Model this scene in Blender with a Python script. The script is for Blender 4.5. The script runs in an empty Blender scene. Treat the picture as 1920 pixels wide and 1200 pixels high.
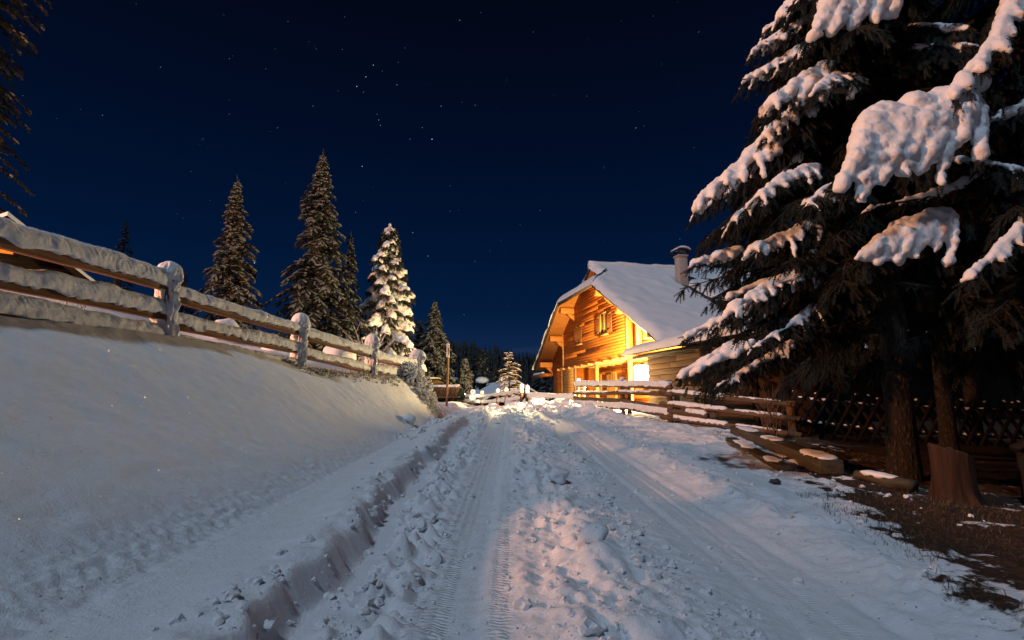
import bpy, bmesh, math, random
import numpy as np
from mathutils import Vector, Matrix

R = math.radians
SC = bpy.context.scene
COL = SC.collection
rng = np.random.default_rng(7)
random.seed(7)

# ------------------------------------------------------------------ camera, sky, light
CAM_H = 1.0
cam = bpy.data.cameras.new('camera')
cam.sensor_width = 36.0
cam.lens = 18.75
cam.clip_start = 0.05
cam.clip_end = 4000
cam_ob = bpy.data.objects.new('camera', cam)
COL.objects.link(cam_ob)
PITCH = math.atan(0.15)
cam_ob.location = (0, 0, CAM_H)
cam_ob.rotation_euler = (math.pi / 2 + PITCH, 0, 0)
SC.camera = cam_ob

world = bpy.data.worlds.new('World')
SC.world = world
world.use_nodes = True
wn = world.node_tree.nodes
wl = world.node_tree.links
wn.clear()
w_out = wn.new('ShaderNodeOutputWorld')
w_bg = wn.new('ShaderNodeBackground')
w_tc = wn.new('ShaderNodeTexCoord')
w_sep = wn.new('ShaderNodeSeparateXYZ')
w_ramp = wn.new('ShaderNodeValToRGB')
wl.new(w_tc.outputs['Generated'], w_sep.inputs[0])
wl.new(w_sep.outputs['Z'], w_ramp.inputs[0])
cr = w_ramp.color_ramp
cr.elements[0].position = 0.0
cr.elements[0].color = (0.012, 0.030, 0.082, 1)
cr.elements[1].position = 1.0
cr.elements[1].color = (0.0010, 0.0018, 0.0050, 1)
for pos, c in ((0.07, (0.0060, 0.0215, 0.074)), (0.16, (0.0012, 0.0115, 0.046)), (0.30, (0.0004, 0.0068, 0.030)), (0.45, (0.0005, 0.0040, 0.018)),
               (0.62, (0.0009, 0.0024, 0.0090))):
    e = cr.elements.new(pos)
    e.color = (*c, 1)
# thin cloud veil just above the horizon
w_map = wn.new('ShaderNodeMapping')
w_map.inputs['Scale'].default_value = (2.2, 2.2, 26)
wl.new(w_tc.outputs['Generated'], w_map.inputs[0])
w_noise = wn.new('ShaderNodeTexNoise')
w_noise.inputs['Scale'].default_value = 1.6
w_noise.inputs['Detail'].default_value = 5
wl.new(w_map.outputs[0], w_noise.inputs['Vector'])
w_cl = wn.new('ShaderNodeMapRange')
w_cl.inputs['From Min'].default_value = 0.45
w_cl.inputs['From Max'].default_value = 0.75
wl.new(w_noise.outputs[0], w_cl.inputs['Value'])
w_band = wn.new('ShaderNodeMapRange')
w_band.inputs['From Min'].default_value = 0.115
w_band.inputs['From Max'].default_value = 0.05
wl.new(w_sep.outputs['Z'], w_band.inputs['Value'])
w_mul = wn.new('ShaderNodeMath')
w_mul.operation = 'MULTIPLY'
wl.new(w_cl.outputs[0], w_mul.inputs[0])
wl.new(w_band.outputs[0], w_mul.inputs[1])
w_mix = wn.new('ShaderNodeMix')
w_mix.data_type = 'RGBA'
wl.new(w_mul.outputs[0], w_mix.inputs['Factor'])
wl.new(w_ramp.outputs[0], w_mix.inputs['A'])
w_mix.inputs['B'].default_value = (0.042, 0.068, 0.105, 1)
wl.new(w_mix.outputs['Result'], w_bg.inputs['Color'])
w_bg.inputs['Strength'].default_value = 1.0
wl.new(w_bg.outputs[0], w_out.inputs[0])

MOON_TO = Vector((-0.34, -0.46, 0.84)).normalized()      # towards the moon
sun = bpy.data.lights.new('moonlight', 'SUN')
sun.energy = 1.10
sun.angle = R(4)
sun.color = (0.63, 0.79, 1.0)
sun_ob = bpy.data.objects.new('moonlight', sun)
sun_ob.rotation_euler = MOON_TO.to_track_quat('Z', 'Y').to_euler()
COL.objects.link(sun_ob)

SC.view_settings.view_transform = 'Standard'
SC.view_settings.look = 'None'
SC.view_settings.exposure = 0.0
SC.view_settings.gamma = 1.0
SC.view_settings.use_curve_mapping = False
SC.cycles.max_bounces = 6
SC.cycles.diffuse_bounces = 3
SC.cycles.sample_clamp_indirect = 4.0
SC.cycles.use_denoising = True

HOUSE_LAMP_W = 10800.0
STREET_LAMP_W = 20500.0


def lamp(name, loc, watts, color, size):
    l = bpy.data.lights.new(name, 'POINT')
    l.energy = watts
    l.color = color
    l.shadow_soft_size = size
    o = bpy.data.objects.new(name, l)
    o.location = loc
    COL.objects.link(o)
    return o


# ------------------------------------------------------------------ numpy noise
def _h(ix, iy, iz, seed):
    n = (ix.astype(np.int64) * 374761393 + iy.astype(np.int64) * 668265263 + iz.astype(np.int64) * 1442695041 + int(seed) * 974711) & 0xFFFFFFFF
    n = ((n ^ (n >> 13)) * 1274126177) & 0xFFFFFFFF
    n = ((n ^ (n >> 16)) * 2246822519) & 0xFFFFFFFF
    return ((n ^ (n >> 15)) & 0xFFFFFF) / float(0xFFFFFF) * 2 - 1


def vn2(x, y, seed=0):
    x = np.asarray(x, float)
    y = np.asarray(y, float)
    ix = np.floor(x)
    iy = np.floor(y)
    fx = x - ix
    fy = y - iy
    fx = fx * fx * fx * (fx * (fx * 6 - 15) + 10)
    fy = fy * fy * fy * (fy * (fy * 6 - 15) + 10)
    z = np.zeros_like(ix)
    a = _h(ix, iy, z, seed)
    b = _h(ix + 1, iy, z, seed)
    c = _h(ix, iy + 1, z, seed)
    d = _h(ix + 1, iy + 1, z, seed)
    return (a * (1 - fx) + b * fx) * (1 - fy) + (c * (1 - fx) + d * fx) * fy


def vn3(p, seed=0):
    i = np.floor(p)
    f = p - i
    f = f * f * (3 - 2 * f)
    r = 0
    for dx in (0, 1):
        for dy in (0, 1):
            for dz in (0, 1):
                w = (f[:, 0] if dx else 1 - f[:, 0]) * (f[:, 1] if dy else 1 - f[:, 1]) * (f[:, 2] if dz else 1 - f[:, 2])
                r = r + w * _h(i[:, 0] + dx, i[:, 1] + dy, i[:, 2] + dz, seed)
    return r


def fbm2(x, y, seed=0, oct=4, gain=0.5):
    r = 0
    a = 1.0
    for o in range(oct):
        r = r + a * vn2(x * 2 ** o + 17.3 * o, y * 2 ** o - 9.1 * o, seed + o)
        a *= gain
    return r


def sst(a, b, x):
    t = np.clip((x - a) / (b - a), 0, 1)
    return t * t * (3 - 2 * t)


# ------------------------------------------------------------------ materials
def new_mat(name):
    m = bpy.data.materials.new(name)
    m.use_nodes = True
    nt = m.node_tree
    bs = nt.nodes['Principled BSDF']
    return m, nt, bs


def _pos(nt, scale=(1, 1, 1), obj=False):
    if obj:
        g = nt.nodes.new('ShaderNodeTexCoord')
        o = g.outputs['Object']
    else:
        g = nt.nodes.new('ShaderNodeNewGeometry')
        o = g.outputs['Position']
    mp = nt.nodes.new('ShaderNodeMapping')
    mp.inputs['Scale'].default_value = scale
    nt.links.new(o, mp.inputs[0])
    return mp.outputs[0]


def _noise(nt, vec, scale, detail=4, rough=0.55):
    n = nt.nodes.new('ShaderNodeTexNoise')
    n.inputs['Scale'].default_value = scale
    n.inputs['Detail'].default_value = detail
    n.inputs['Roughness'].default_value = rough
    nt.links.new(vec, n.inputs['Vector'])
    return n.outputs[0]


def _ramp(nt, fac, stops):
    r = nt.nodes.new('ShaderNodeValToRGB')
    els = r.color_ramp.elements
    els[0].position, els[0].color = stops[0][0], (*stops[0][1], 1)
    els[1].position, els[1].color = stops[-1][0], (*stops[-1][1], 1)
    for p, c in stops[1:-1]:
        e = els.new(p)
        e.color = (*c, 1)
    nt.links.new(fac, r.inputs[0])
    return r.outputs[0]


def _math(nt, op, a, b=None):
    m = nt.nodes.new('ShaderNodeMath')
    m.operation = op
    for i, v in enumerate((a, b)):
        if v is None:
            continue
        if isinstance(v, (int, float)):
            m.inputs[i].default_value = v
        else:
            nt.links.new(v, m.inputs[i])
    return m.outputs[0]


def _bump(nt, bs, height, strength, dist, normal=None):
    b = nt.nodes.new('ShaderNodeBump')
    b.inputs['Strength'].default_value = strength
    b.inputs['Distance'].default_value = dist
    nt.links.new(height, b.inputs['Height'])
    if normal is not None:
        nt.links.new(normal, b.inputs['Normal'])
    if bs is not None:
        nt.links.new(b.outputs[0], bs.inputs['Normal'])
    return b.outputs[0]


def snow_mat(name, fine=1.0, col=(0.80, 0.815, 0.84), glitter=True, ground=False):
    m, nt, bs = new_mat(name)
    L = nt.links
    v = _pos(nt)
    n1 = _noise(nt, v, 9, 5, 0.6)
    n2 = _noise(nt, v, 55, 4, 0.65)
    n3 = _noise(nt, v, 150, 3, 0.7)
    hgt = _math(nt, 'ADD', _math(nt, 'ADD', _math(nt, 'MULTIPLY', n1, 1.0), _math(nt, 'MULTIPLY', n2, 0.8)), _math(nt, 'MULTIPLY', n3, 0.4))
    bs.inputs['Roughness'].default_value = 0.75
    bs.inputs['Specular IOR Level'].default_value = 0.25
    base = _ramp(nt, n1, [(0.3, tuple(c * 0.93 for c in col)), (0.7, col)])
    bs.inputs['Base Color'].default_value = (*col, 1)
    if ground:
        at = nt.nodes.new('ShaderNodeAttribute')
        at.attribute_name = 'bare'  # bare verge soil, plus painted shade under the right-hand spruces
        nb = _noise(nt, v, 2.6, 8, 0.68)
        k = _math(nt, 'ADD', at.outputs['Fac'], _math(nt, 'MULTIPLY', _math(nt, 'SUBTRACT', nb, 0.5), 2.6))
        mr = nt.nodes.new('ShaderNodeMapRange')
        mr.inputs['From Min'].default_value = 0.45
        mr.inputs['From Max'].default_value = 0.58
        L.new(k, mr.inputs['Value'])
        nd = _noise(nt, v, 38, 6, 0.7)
        dirt_and_shade = _ramp(nt, nd, [(0.3, (0.014, 0.008, 0.005)), (0.52, (0.045, 0.024, 0.014)), (0.75, (0.10, 0.060, 0.034))])
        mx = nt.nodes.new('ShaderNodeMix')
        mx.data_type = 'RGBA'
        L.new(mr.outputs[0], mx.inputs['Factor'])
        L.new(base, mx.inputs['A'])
        L.new(dirt_and_shade, mx.inputs['B'])
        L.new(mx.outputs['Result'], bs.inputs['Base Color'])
        # tyre tread: cross lugs inside the wheel tracks
        at2 = nt.nodes.new('ShaderNodeAttribute')
        at2.attribute_name = 'tread'
        g = nt.nodes.new('ShaderNodeNewGeometry')
        sp = nt.nodes.new('ShaderNodeSeparateXYZ')
        L.new(g.outputs['Position'], sp.inputs[0])
        wob = _noise(nt, v, 1.5, 2)
        yy = _math(nt, 'ADD', _math(nt, 'ADD', _math(nt, 'MULTIPLY', sp.outputs['Y'], 235.0), _math(nt, 'MULTIPLY', _math(nt, 'ABSOLUTE', _math(nt, 'ADD', sp.outputs['X'], 0.36)), 90.0)), _math(nt, 'MULTIPLY', wob, 2.0))
        lug = _math(nt, 'SINE', yy)
        xx = _math(nt, 'SINE', _math(nt, 'MULTIPLY', sp.outputs['X'], 95.0))
        tr = _math(nt, 'ADD', lug, _math(nt, 'MULTIPLY', xx, 0.8))
        tr = _math(nt, 'MULTIPLY', tr, at2.outputs['Fac'])
        tr = _math(nt, 'MULTIPLY', tr, _math(nt, 'MULTIPLY', _noise(nt, v, 2.1, 3), 0.75))
        hgt = _math(nt, 'ADD', hgt, tr)
    else:
        L.new(base, bs.inputs['Base Color'])
    _bump(nt, bs, hgt, 0.75 * fine, 0.012)
    if glitter:
        vo = nt.nodes.new('ShaderNodeTexVoronoi')
        vo.inputs['Scale'].default_value = 42
        L.new(v, vo.inputs['Vector'])
        sepc = nt.nodes.new('ShaderNodeSeparateColor')
        L.new(vo.outputs['Color'], sepc.inputs[0])
        pick = _math(nt, 'GREATER_THAN', sepc.outputs[0], 0.86)
        near = _math(nt, 'LESS_THAN', vo.outputs['Distance'], 0.20)
        fac = _math(nt, 'MULTIPLY', pick, near)
        gl = nt.nodes.new('ShaderNodeBsdfGlossy')
        gl.inputs['Roughness'].default_value = 0.42
        gl.inputs['Color'].default_value = (1, 1, 1, 1)
        # every crystal faces its own way
        geo = nt.nodes.new('ShaderNodeNewGeometry')
        vm = nt.nodes.new('ShaderNodeVectorMath')
        vm.operation = 'SUBTRACT'
        vsc = nt.nodes.new('ShaderNodeVectorMath')
        vsc.operation = 'SCALE'
        vsc.inputs['Scale'].default_value = 1.7
        L.new(vo.outputs['Color'], vsc.inputs[0])
        L.new(vsc.outputs[0], vm.inputs[0])
        vm.inputs[1].default_value = (0.85, 1.35, 0.85)
        va = nt.nodes.new('ShaderNodeVectorMath')
        va.operation = 'ADD'
        L.new(vm.outputs[0], va.inputs[0])
        L.new(geo.outputs['Normal'], va.inputs[1])
        vn_ = nt.nodes.new('ShaderNodeVectorMath')
        vn_.operation = 'NORMALIZE'
        L.new(va.outputs[0], vn_.inputs[0])
        L.new(vn_.outputs[0], gl.inputs['Normal'])
        ms = nt.nodes.new('ShaderNodeMixShader')
        L.new(fac, ms.inputs[0])
        L.new(bs.outputs[0], ms.inputs[1])
        L.new(gl.outputs[0], ms.inputs[2])
        L.new(ms.outputs[0], nt.nodes['Material Output'].inputs['Surface'])
    return m


def wood_mat(name, dark, light, axis='x', scale=1.0, rough=0.7, bump=0.4, obj=True, per_object=0.0):
    m, nt, bs = new_mat(name)
    st = {'x': (0.6, 9, 9), 'y': (9, 0.6, 9), 'z': (9, 9, 0.6)}[axis]
    v = _pos(nt, tuple(s * scale for s in st), obj)
    n = _noise(nt, v, 2.2, 6, 0.62)
    n2 = _noise(nt, _pos(nt, (1, 1, 1), obj), 0.9, 3)
    mixv = _math(nt, 'ADD', _math(nt, 'MULTIPLY', n, 0.75), _math(nt, 'MULTIPLY', n2, 0.25))
    if per_object:
        oi = nt.nodes.new('ShaderNodeObjectInfo')
        mixv = _math(nt, 'ADD', mixv, _math(nt, 'MULTIPLY', _math(nt, 'SUBTRACT', oi.outputs['Random'], 0.5), per_object))
    mid = tuple((a + b) / 2 for a, b in zip(dark, light))
    c = _ramp(nt, mixv, [(0.32, dark), (0.5, mid), (0.68, light)])
    nt.links.new(c, bs.inputs['Base Color'])
    bs.inputs['Roughness'].default_value = rough
    bs.inputs['Specular IOR Level'].default_value = 0.2
    _bump(nt, bs, n, bump, 0.01)
    return m


def plain_mat(name, col, rough=0.6, metal=0.0, nscale=12, var=0.25, bump=0.2):
    m, nt, bs = new_mat(name)
    n = _noise(nt, _pos(nt), nscale, 5, 0.6)
    c = _ramp(nt, n, [(0.3, tuple(x * (1 - var) for x in col)), (0.7, tuple(min(1, x * (1 + var)) for x in col))])
    nt.links.new(c, bs.inputs['Base Color'])
    bs.inputs['Roughness'].default_value = rough
    bs.inputs['Metallic'].default_value = metal
    if bump:
        _bump(nt, bs, n, bump, 0.01)
    return m


def bark_mat():
    m, nt, bs = new_mat('flaky_spruce_bark')
    v = _pos(nt, (1, 1, 0.42), True)
    vo = nt.nodes.new('ShaderNodeTexVoronoi')
    vo.inputs['Scale'].default_value = 26
    nv = nt.nodes.new('ShaderNodeVectorMath')
    nv.operation = 'ADD'
    nz = nt.nodes.new('ShaderNodeTexNoise')
    nz.inputs['Scale'].default_value = 9
    nt.links.new(v, nz.inputs['Vector'])
    sc = nt.nodes.new('ShaderNodeVectorMath')
    sc.operation = 'SCALE'
    sc.inputs['Scale'].default_value = 0.10
    nt.links.new(nz.outputs['Color'], sc.inputs[0])
    nt.links.new(v, nv.inputs[0])
    nt.links.new(sc.outputs[0], nv.inputs[1])
    nt.links.new(nv.outputs[0], vo.inputs['Vector'])
    n = _noise(nt, v, 45, 6, 0.7)
    h = _math(nt, 'ADD', _math(nt, 'MULTIPLY', vo.outputs['Distance'], -1.3), n)
    c = _ramp(nt, h, [(0.0, (0.012, 0.008, 0.005)), (0.22, (0.045, 0.026, 0.015)), (0.5, (0.12, 0.072, 0.042))])
    nt.links.new(c, bs.inputs['Base Color'])
    bs.inputs['Roughness'].default_value = 0.9
    _bump(nt, bs, h, 1.0, 0.02)
    return m


def emit_mat(name, col, strength):
    m = bpy.data.materials.new(name)
    m.use_nodes = True
    nt = m.node_tree
    nt.nodes.clear()
    o = nt.nodes.new('ShaderNodeOutputMaterial')
    e = nt.nodes.new('ShaderNodeEmission')
    e.inputs[0].default_value = (*col, 1)
    e.inputs[1].default_value = strength
    nt.links.new(e.outputs[0], o.inputs[0])
    return m


M = {}
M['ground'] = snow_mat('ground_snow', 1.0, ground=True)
M['snow'] = snow_mat('fallen_snow', 1.0)
M['snow_far'] = snow_mat('distant_snow', 0.6, glitter=False)
M['frost'] = snow_mat('frosted_snow', 1.0, col=(0.66, 0.66, 0.67), glitter=False)
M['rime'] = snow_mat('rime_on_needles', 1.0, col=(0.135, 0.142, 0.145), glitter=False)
M['log'] = wood_mat('honey_boards', (0.30, 0.080, 0.008), (0.41, 0.130, 0.016), 'y', 1.0, 0.6, 0.07, per_object=0.05)
M['soffit'] = wood_mat('soffit_boards', (0.36, 0.125, 0.020), (0.50, 0.20, 0.040), 'x', 1.0, 0.6, 0.4)
M['trim'] = wood_mat('pale_timber', (0.36, 0.17, 0.042), (0.52, 0.28, 0.085), 'z', 1.0, 0.6, 0.3)
M['shutter'] = wood_mat('shutter_timber', (0.17, 0.06, 0.014), (0.27, 0.105, 0.026), 'z', 1.0, 0.6, 0.3)
M['shed_wood'] = wood_mat('weathered_shed_logs', (0.042, 0.021, 0.010), (0.12, 0.064, 0.030), 'y', 1.0, 0.8, 0.7, per_object=0.3)
M['rail'] = wood_mat('rough_rail_timber', (0.085, 0.040, 0.018), (0.22, 0.11, 0.05), 'x', 1.2, 0.8, 0.7, per_object=0.15)
M['post'] = wood_mat('rough_post_timber', (0.10, 0.050, 0.024), (0.26, 0.14, 0.07), 'z', 1.2, 0.8, 0.8)
M['pole'] = wood_mat('grey_pole_timber', (0.075, 0.046, 0.026), (0.17, 0.11, 0.066), 'x', 1.2, 0.8, 0.6, per_object=0.2)
M['barn_wood'] = wood_mat('shade_dark_barn_boards', (0.004, 0.003, 0.002), (0.012, 0.008, 0.006), 'x', 1.0, 0.9, 0.5)  # near-black tone stands in for shade on the barn front and roof
M['dark_wood'] = wood_mat('dark_stained_timber', (0.005, 0.003, 0.002), (0.014, 0.009, 0.006), 'z', 1.0, 0.8, 0.6)
M['plank'] = wood_mat('wet_grey_plank', (0.030, 0.024, 0.016), (0.10, 0.085, 0.055), 'x', 1.0, 0.8, 0.7)
M['stump'] = wood_mat('split_stump_wood', (0.016, 0.008, 0.005), (0.055, 0.028, 0.015), 'z', 0.9, 0.8, 1.0)
M['bark'] = bark_mat()
M['roof'] = plain_mat('brown_roofing', (0.050, 0.034, 0.026), 0.8, 0, 20)
M['verge'] = plain_mat('dark_verge_board', (0.060, 0.030, 0.015), 0.7, 0, 14)
M['plaster'] = plain_mat('chimney_render', (0.40, 0.36, 0.33), 0.9, 0, 6, 0.12)
M['metal'] = plain_mat('dark_sheet_metal', (0.03, 0.03, 0.035), 0.45, 0.6, 30, 0.2, 0.05)
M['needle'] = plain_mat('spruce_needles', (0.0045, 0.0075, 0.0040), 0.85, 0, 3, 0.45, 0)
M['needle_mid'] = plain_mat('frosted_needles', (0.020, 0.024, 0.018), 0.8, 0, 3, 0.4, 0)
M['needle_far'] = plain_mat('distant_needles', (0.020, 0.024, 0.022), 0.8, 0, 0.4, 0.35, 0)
M['grass'] = plain_mat('dry_grass', (0.085, 0.058, 0.030), 0.8, 0, 4, 0.4, 0)
M['twig'] = plain_mat('bare_twigs', (0.15, 0.085, 0.045), 0.8, 0, 6, 0.3, 0)
M['stone'] = plain_mat('dark_stone', (0.06, 0.055, 0.05), 0.8, 0, 12, 0.4, 0.5)
M['car'] = plain_mat('dark_car_paint', (0.012, 0.018, 0.016), 0.25, 0.2, 4, 0.1, 0)
M['rubber'] = plain_mat('tyre_rubber', (0.015, 0.015, 0.015), 0.85)
M['pane'] = plain_mat('window_pane', (0.10, 0.075, 0.04), 0.12, 0.0, 3, 0.4, 0)
M['curtain'] = plain_mat('curtain_cloth', (0.65, 0.55, 0.38), 0.9, 0, 8, 0.1, 0.1)
M['lamp_glow'] = emit_mat('lamp_glass', (1.0, 0.83, 0.45), 60)
M['window_glow'] = emit_mat('lit_window', (1.0, 0.17, 0.02), 1.6)
M['sodium_glow'] = emit_mat('sodium_lamp_glass', (1.0, 0.6, 0.28), 30)
M['lantern_glow'] = emit_mat('lantern_shell', (1.0, 0.80, 0.66), 1.3)
M['red_glow'] = emit_mat('red_light_glass', (1.0, 0.12, 0.03), 2.0)
M['star'] = emit_mat('star_light', (0.80, 0.90, 1.0), 1.0)


# ------------------------------------------------------------------ object helpers
def link(o, parent=None):
    COL.objects.link(o)
    if parent is not None:
        o.parent = parent
    return o


def tag(o, label=None, cat=None, group=None, kind=None):
    if label:
        o['label'] = label
    if cat:
        o['category'] = cat
    if group:
        o['group'] = group
    if kind:
        o['kind'] = kind
    return o


def thing(name, label, cat, loc=(0, 0, 0), rz=0.0, group=None):
    o = bpy.data.objects.new(name, None)
    o.empty_display_size = 0.2
    o.location = loc
    o.rotation_euler = (0, 0, rz)
    link(o)
    return tag(o, label, cat, group)


def mesh_np(name, verts, faces, mat, parent=None, smooth=False, nper=None):
    """verts (n,3); faces list of arrays (each (k, c))"""
    me = bpy.data.meshes.new(name)
    verts = np.asarray(verts, np.float32)
    if not isinstance(faces, (list, tuple)):
        faces = [faces]
    faces = [np.asarray(f, np.int32) for f in faces if len(f)]
    loops = np.concatenate([f.ravel() for f in faces])
    tot = np.concatenate([np.full(len(f), f.shape[1], np.int32) for f in faces])
    start = np.concatenate([[0], np.cumsum(tot)[:-1]]).astype(np.int32)
    me.vertices.add(len(verts))
    me.vertices.foreach_set('co', verts.ravel())
    me.loops.add(len(loops))
    me.loops.foreach_set('vertex_index', loops)
    me.polygons.add(len(tot))
    me.polygons.foreach_set('loop_start', start)
    me.polygons.foreach_set('loop_total', tot)
    if smooth:
        me.polygons.foreach_set('use_smooth', np.ones(len(tot), bool))
    me.update(calc_edges=True)
    me.materials.append(mat)
    o = bpy.data.objects.new(name, me)
    return link(o, parent)


class MB:
    def __init__(self):
        self.v = []
        self.f = {}
        self.n = 0

    def add(self, verts, faces):
        verts = np.asarray(verts, float).reshape(-1, 3)
        for f in faces:
            self.f.setdefault(len(f), []).append([i + self.n for i in f])
        self.v.append(verts)
        self.n += len(verts)
        return self

    def addf(self, verts, farr):
        farr = np.asarray(farr)
        self.f.setdefault(farr.shape[1], []).extend((farr + self.n).tolist())
        self.v.append(np.asarray(verts, float))
        self.n += len(verts)
        return self

    def box(self, lo, hi, mat=None):
        x0, y0, z0 = lo
        x1, y1, z1 = hi
        v = np.array([(x0, y0, z0), (x1, y0, z0), (x1, y1, z0), (x0, y1, z0), (x0, y0, z1), (x1, y0, z1), (x1, y1, z1), (x0, y1, z1)], float)
        if mat is not None:
            v = np.array([mat @ Vector(p) for p in v])
        return self.add(v, [(0, 3, 2, 1), (4, 5, 6, 7), (0, 1, 5, 4), (1, 2, 6, 5), (2, 3, 7, 6), (3, 0, 4, 7)])

    def prism(self, poly, ax, a, b):
        """extrude 2-D poly between a and b along axis ax (0,1,2)"""
        n = len(poly)
        vs = []
        for t in (a, b):
            for p in poly:
                q = list(p)
                q.insert(ax, t)
                vs.append(q)
        fs = [tuple(range(n))[::-1], tuple(range(n, 2 * n))]
        fs += [(i, (i + 1) % n, n + (i + 1) % n, n + i) for i in range(n)]
        return self.add(vs, fs)

    def tube(self, pts, radii, seg=8, jitter=0.0, seed=0):
        pts = np.asarray(pts, float)
        n = len(pts)
        radii = np.broadcast_to(np.asarray(radii, float), (n,))
        t = np.gradient(pts, axis=0)
        t /= np.linalg.norm(t, axis=1)[:, None] + 1e-9
        up = np.where(np.abs(t[:, 2:3]) > 0.9, np.array([[1., 0, 0]]), np.array([[0, 0, 1.]]))
        s = np.cross(t, up)
        s /= np.linalg.norm(s, axis=1)[:, None] + 1e-9
        u = np.cross(s, t)
        a = np.linspace(0, 2 * np.pi, seg, endpoint=False)
        ring = np.cos(a)[None, :, None] * s[:, None, :] + np.sin(a)[None, :, None] * u[:, None, :]
        rr = radii[:, None, None] * np.ones((1, seg, 1))
        if jitter:
            q = np.stack([np.repeat(np.arange(n), seg) * 0.7, np.tile(np.cos(a), n) * 1.5 + 5, np.tile(np.sin(a), n) * 1.5], 1)
            rr = rr * (1 + jitter * vn3(q, seed).reshape(n, seg, 1))
        v = (pts[:, None, :] + ring * rr).reshape(-1, 3)
        i = np.arange(n - 1)[:, None] * seg
        j = np.arange(seg)[None, :]
        k = (j + 1) % seg
        f = np.stack([i + j, i + k, i + seg + k, i + seg + j], -1).reshape(-1, 4)
        base = self.n
        self.addf(v, f)
        self.f.setdefault(seg, []).append([base + q for q in range(seg)][::-1])
        self.f.setdefault(seg, []).append([base + (n - 1) * seg + q for q in range(seg)])
        return self

    def build(self, name, mat, parent=None, smooth=False, bevel=0.0):
        o = mesh_np(name, np.concatenate(self.v), [np.array(f) for f in self.f.values()], mat, parent, smooth)
        if bevel:
            b = o.modifiers.new('bevel', 'BEVEL')
            b.width = bevel
            b.segments = 2
            b.limit_method = 'ANGLE'
        return o


def ico(sub=1):
    bm = bmesh.new()
    bmesh.ops.create_icosphere(bm, subdivisions=sub, radius=1.0)
    v = np.array([x.co[:] for x in bm.verts])
    f = np.array([[x.index for x in q.verts] for q in bm.faces])
    bm.free()
    return v, f


ICO = {1: ico(1), 2: ico(2), 3: ico(3)}


def place_many(tv, tf, mats, offs):
    """template verts -> many; mats (n,3,3) rows = images of x,y,z axes"""
    n = len(offs)
    v = np.einsum('kj,njc->nkc', tv, mats) + offs[:, None, :]
    f = tf[None] + (np.arange(n) * len(tv))[:, None, None]
    return v.reshape(-1, 3), f.reshape(-1, tf.shape[1])


def lumps(name, cen, rad, mat, parent=None, sub=2, seed=1, amp=0.28, freq=1.6, flat=0.75):
    """a scatter of irregular lumps in one mesh"""
    tv, tf = ICO[sub]
    cen = np.asarray(cen, float)
    rad = np.asarray(rad, float)
    if rad.ndim == 1:
        rad = np.stack([rad, rad, rad * flat], 1)
    n = len(cen)
    ang = rng.uniform(0, 6.28, n)
    ms = np.zeros((n, 3, 3))
    ms[:, 0, 0] = np.cos(ang) * rad[:, 0]
    ms[:, 0, 1] = np.sin(ang) * rad[:, 0]
    ms[:, 1, 0] = -np.sin(ang) * rad[:, 1]
    ms[:, 1, 1] = np.cos(ang) * rad[:, 1]
    ms[:, 2, 2] = rad[:, 2]
    v = np.tile(tv, (n, 1))
    q = v * freq + np.repeat(rng.uniform(0, 90, (n, 3)), len(tv), 0)
    d = 1 + amp * vn3(q, seed) + amp * 0.5 * vn3(q * 2.3, seed + 1)
    v = v * d[:, None]
    v = v.reshape(n, -1, 3)
    out = np.einsum('nkj,njc->nkc', v, ms) + cen[:, None, :]
    f = tf[None] + (np.arange(n) * len(tv))[:, None, None]
    return mesh_np(name, out.reshape(-1, 3), f.reshape(-1, 3), mat, parent, True)


def blob_mesh(name, cen, rad, voxel, mat, parent=None, amp=0.02, freq=8.0, seed=3, stretch=None, smooth_it=2):
    """union of balls, voxel-remeshed into one lumpy body"""
    tv, tf = ICO[2]
    cen = np.asarray(cen, float)
    rad = np.asarray(rad, float)
    n = len(cen)
    ms = np.zeros((n, 3, 3))
    for a in range(3):
        ms[:, a, a] = rad if stretch is None else rad * stretch[a]
    v, f = place_many(tv, tf, ms, cen)
    o = mesh_np(name, v, f, mat, parent, True)
    r = o.modifiers.new('remesh', 'REMESH')
    r.mode = 'VOXEL'
    r.voxel_size = voxel
    if smooth_it:
        s = o.modifiers.new('smooth', 'SMOOTH')
        s.factor = 0.5
        s.iterations = smooth_it
    dg = bpy.context.evaluated_depsgraph_get()
    dg.update()
    me = bpy.data.meshes.new_from_object(o.evaluated_get(dg))
    old = o.data
    o.modifiers.clear()
    o.data = me
    me.name = name
    bpy.data.meshes.remove(old)
    k = len(me.vertices)
    co = np.empty(k * 3, np.float32)
    me.vertices.foreach_get('co', co)
    no = np.empty(k * 3, np.float32)
    me.vertex_normals.foreach_get('vector', no)
    co = co.reshape(-1, 3)
    no = no.reshape(-1, 3)
    d = amp * vn3(co * freq, seed) + amp * 0.50 * vn3(co * freq * 2.7, seed + 1) + amp * 0.45 * vn3(co * freq * 6, seed + 2)
    co = co + no * d[:, None]
    me.vertices.foreach_set('co', co.ravel().astype(np.float32))
    me.polygons.foreach_set('use_smooth', np.ones(len(me.polygons), bool))
    me.update()
    if not len(me.materials):
        me.materials.append(mat)
    return o


# ------------------------------------------------------------------ pixel of the photograph + distance -> point
def at(u, v, Y):
    xc = (u - 960) / 1000.0
    yc = (600 - v) / 1000.0
    d = np.array([xc, math.cos(PITCH) - yc * math.sin(PITCH), math.sin(PITCH) + yc * math.cos(PITCH)])
    return d / d[1] * Y + np.array([0, 0, CAM_H])


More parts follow.
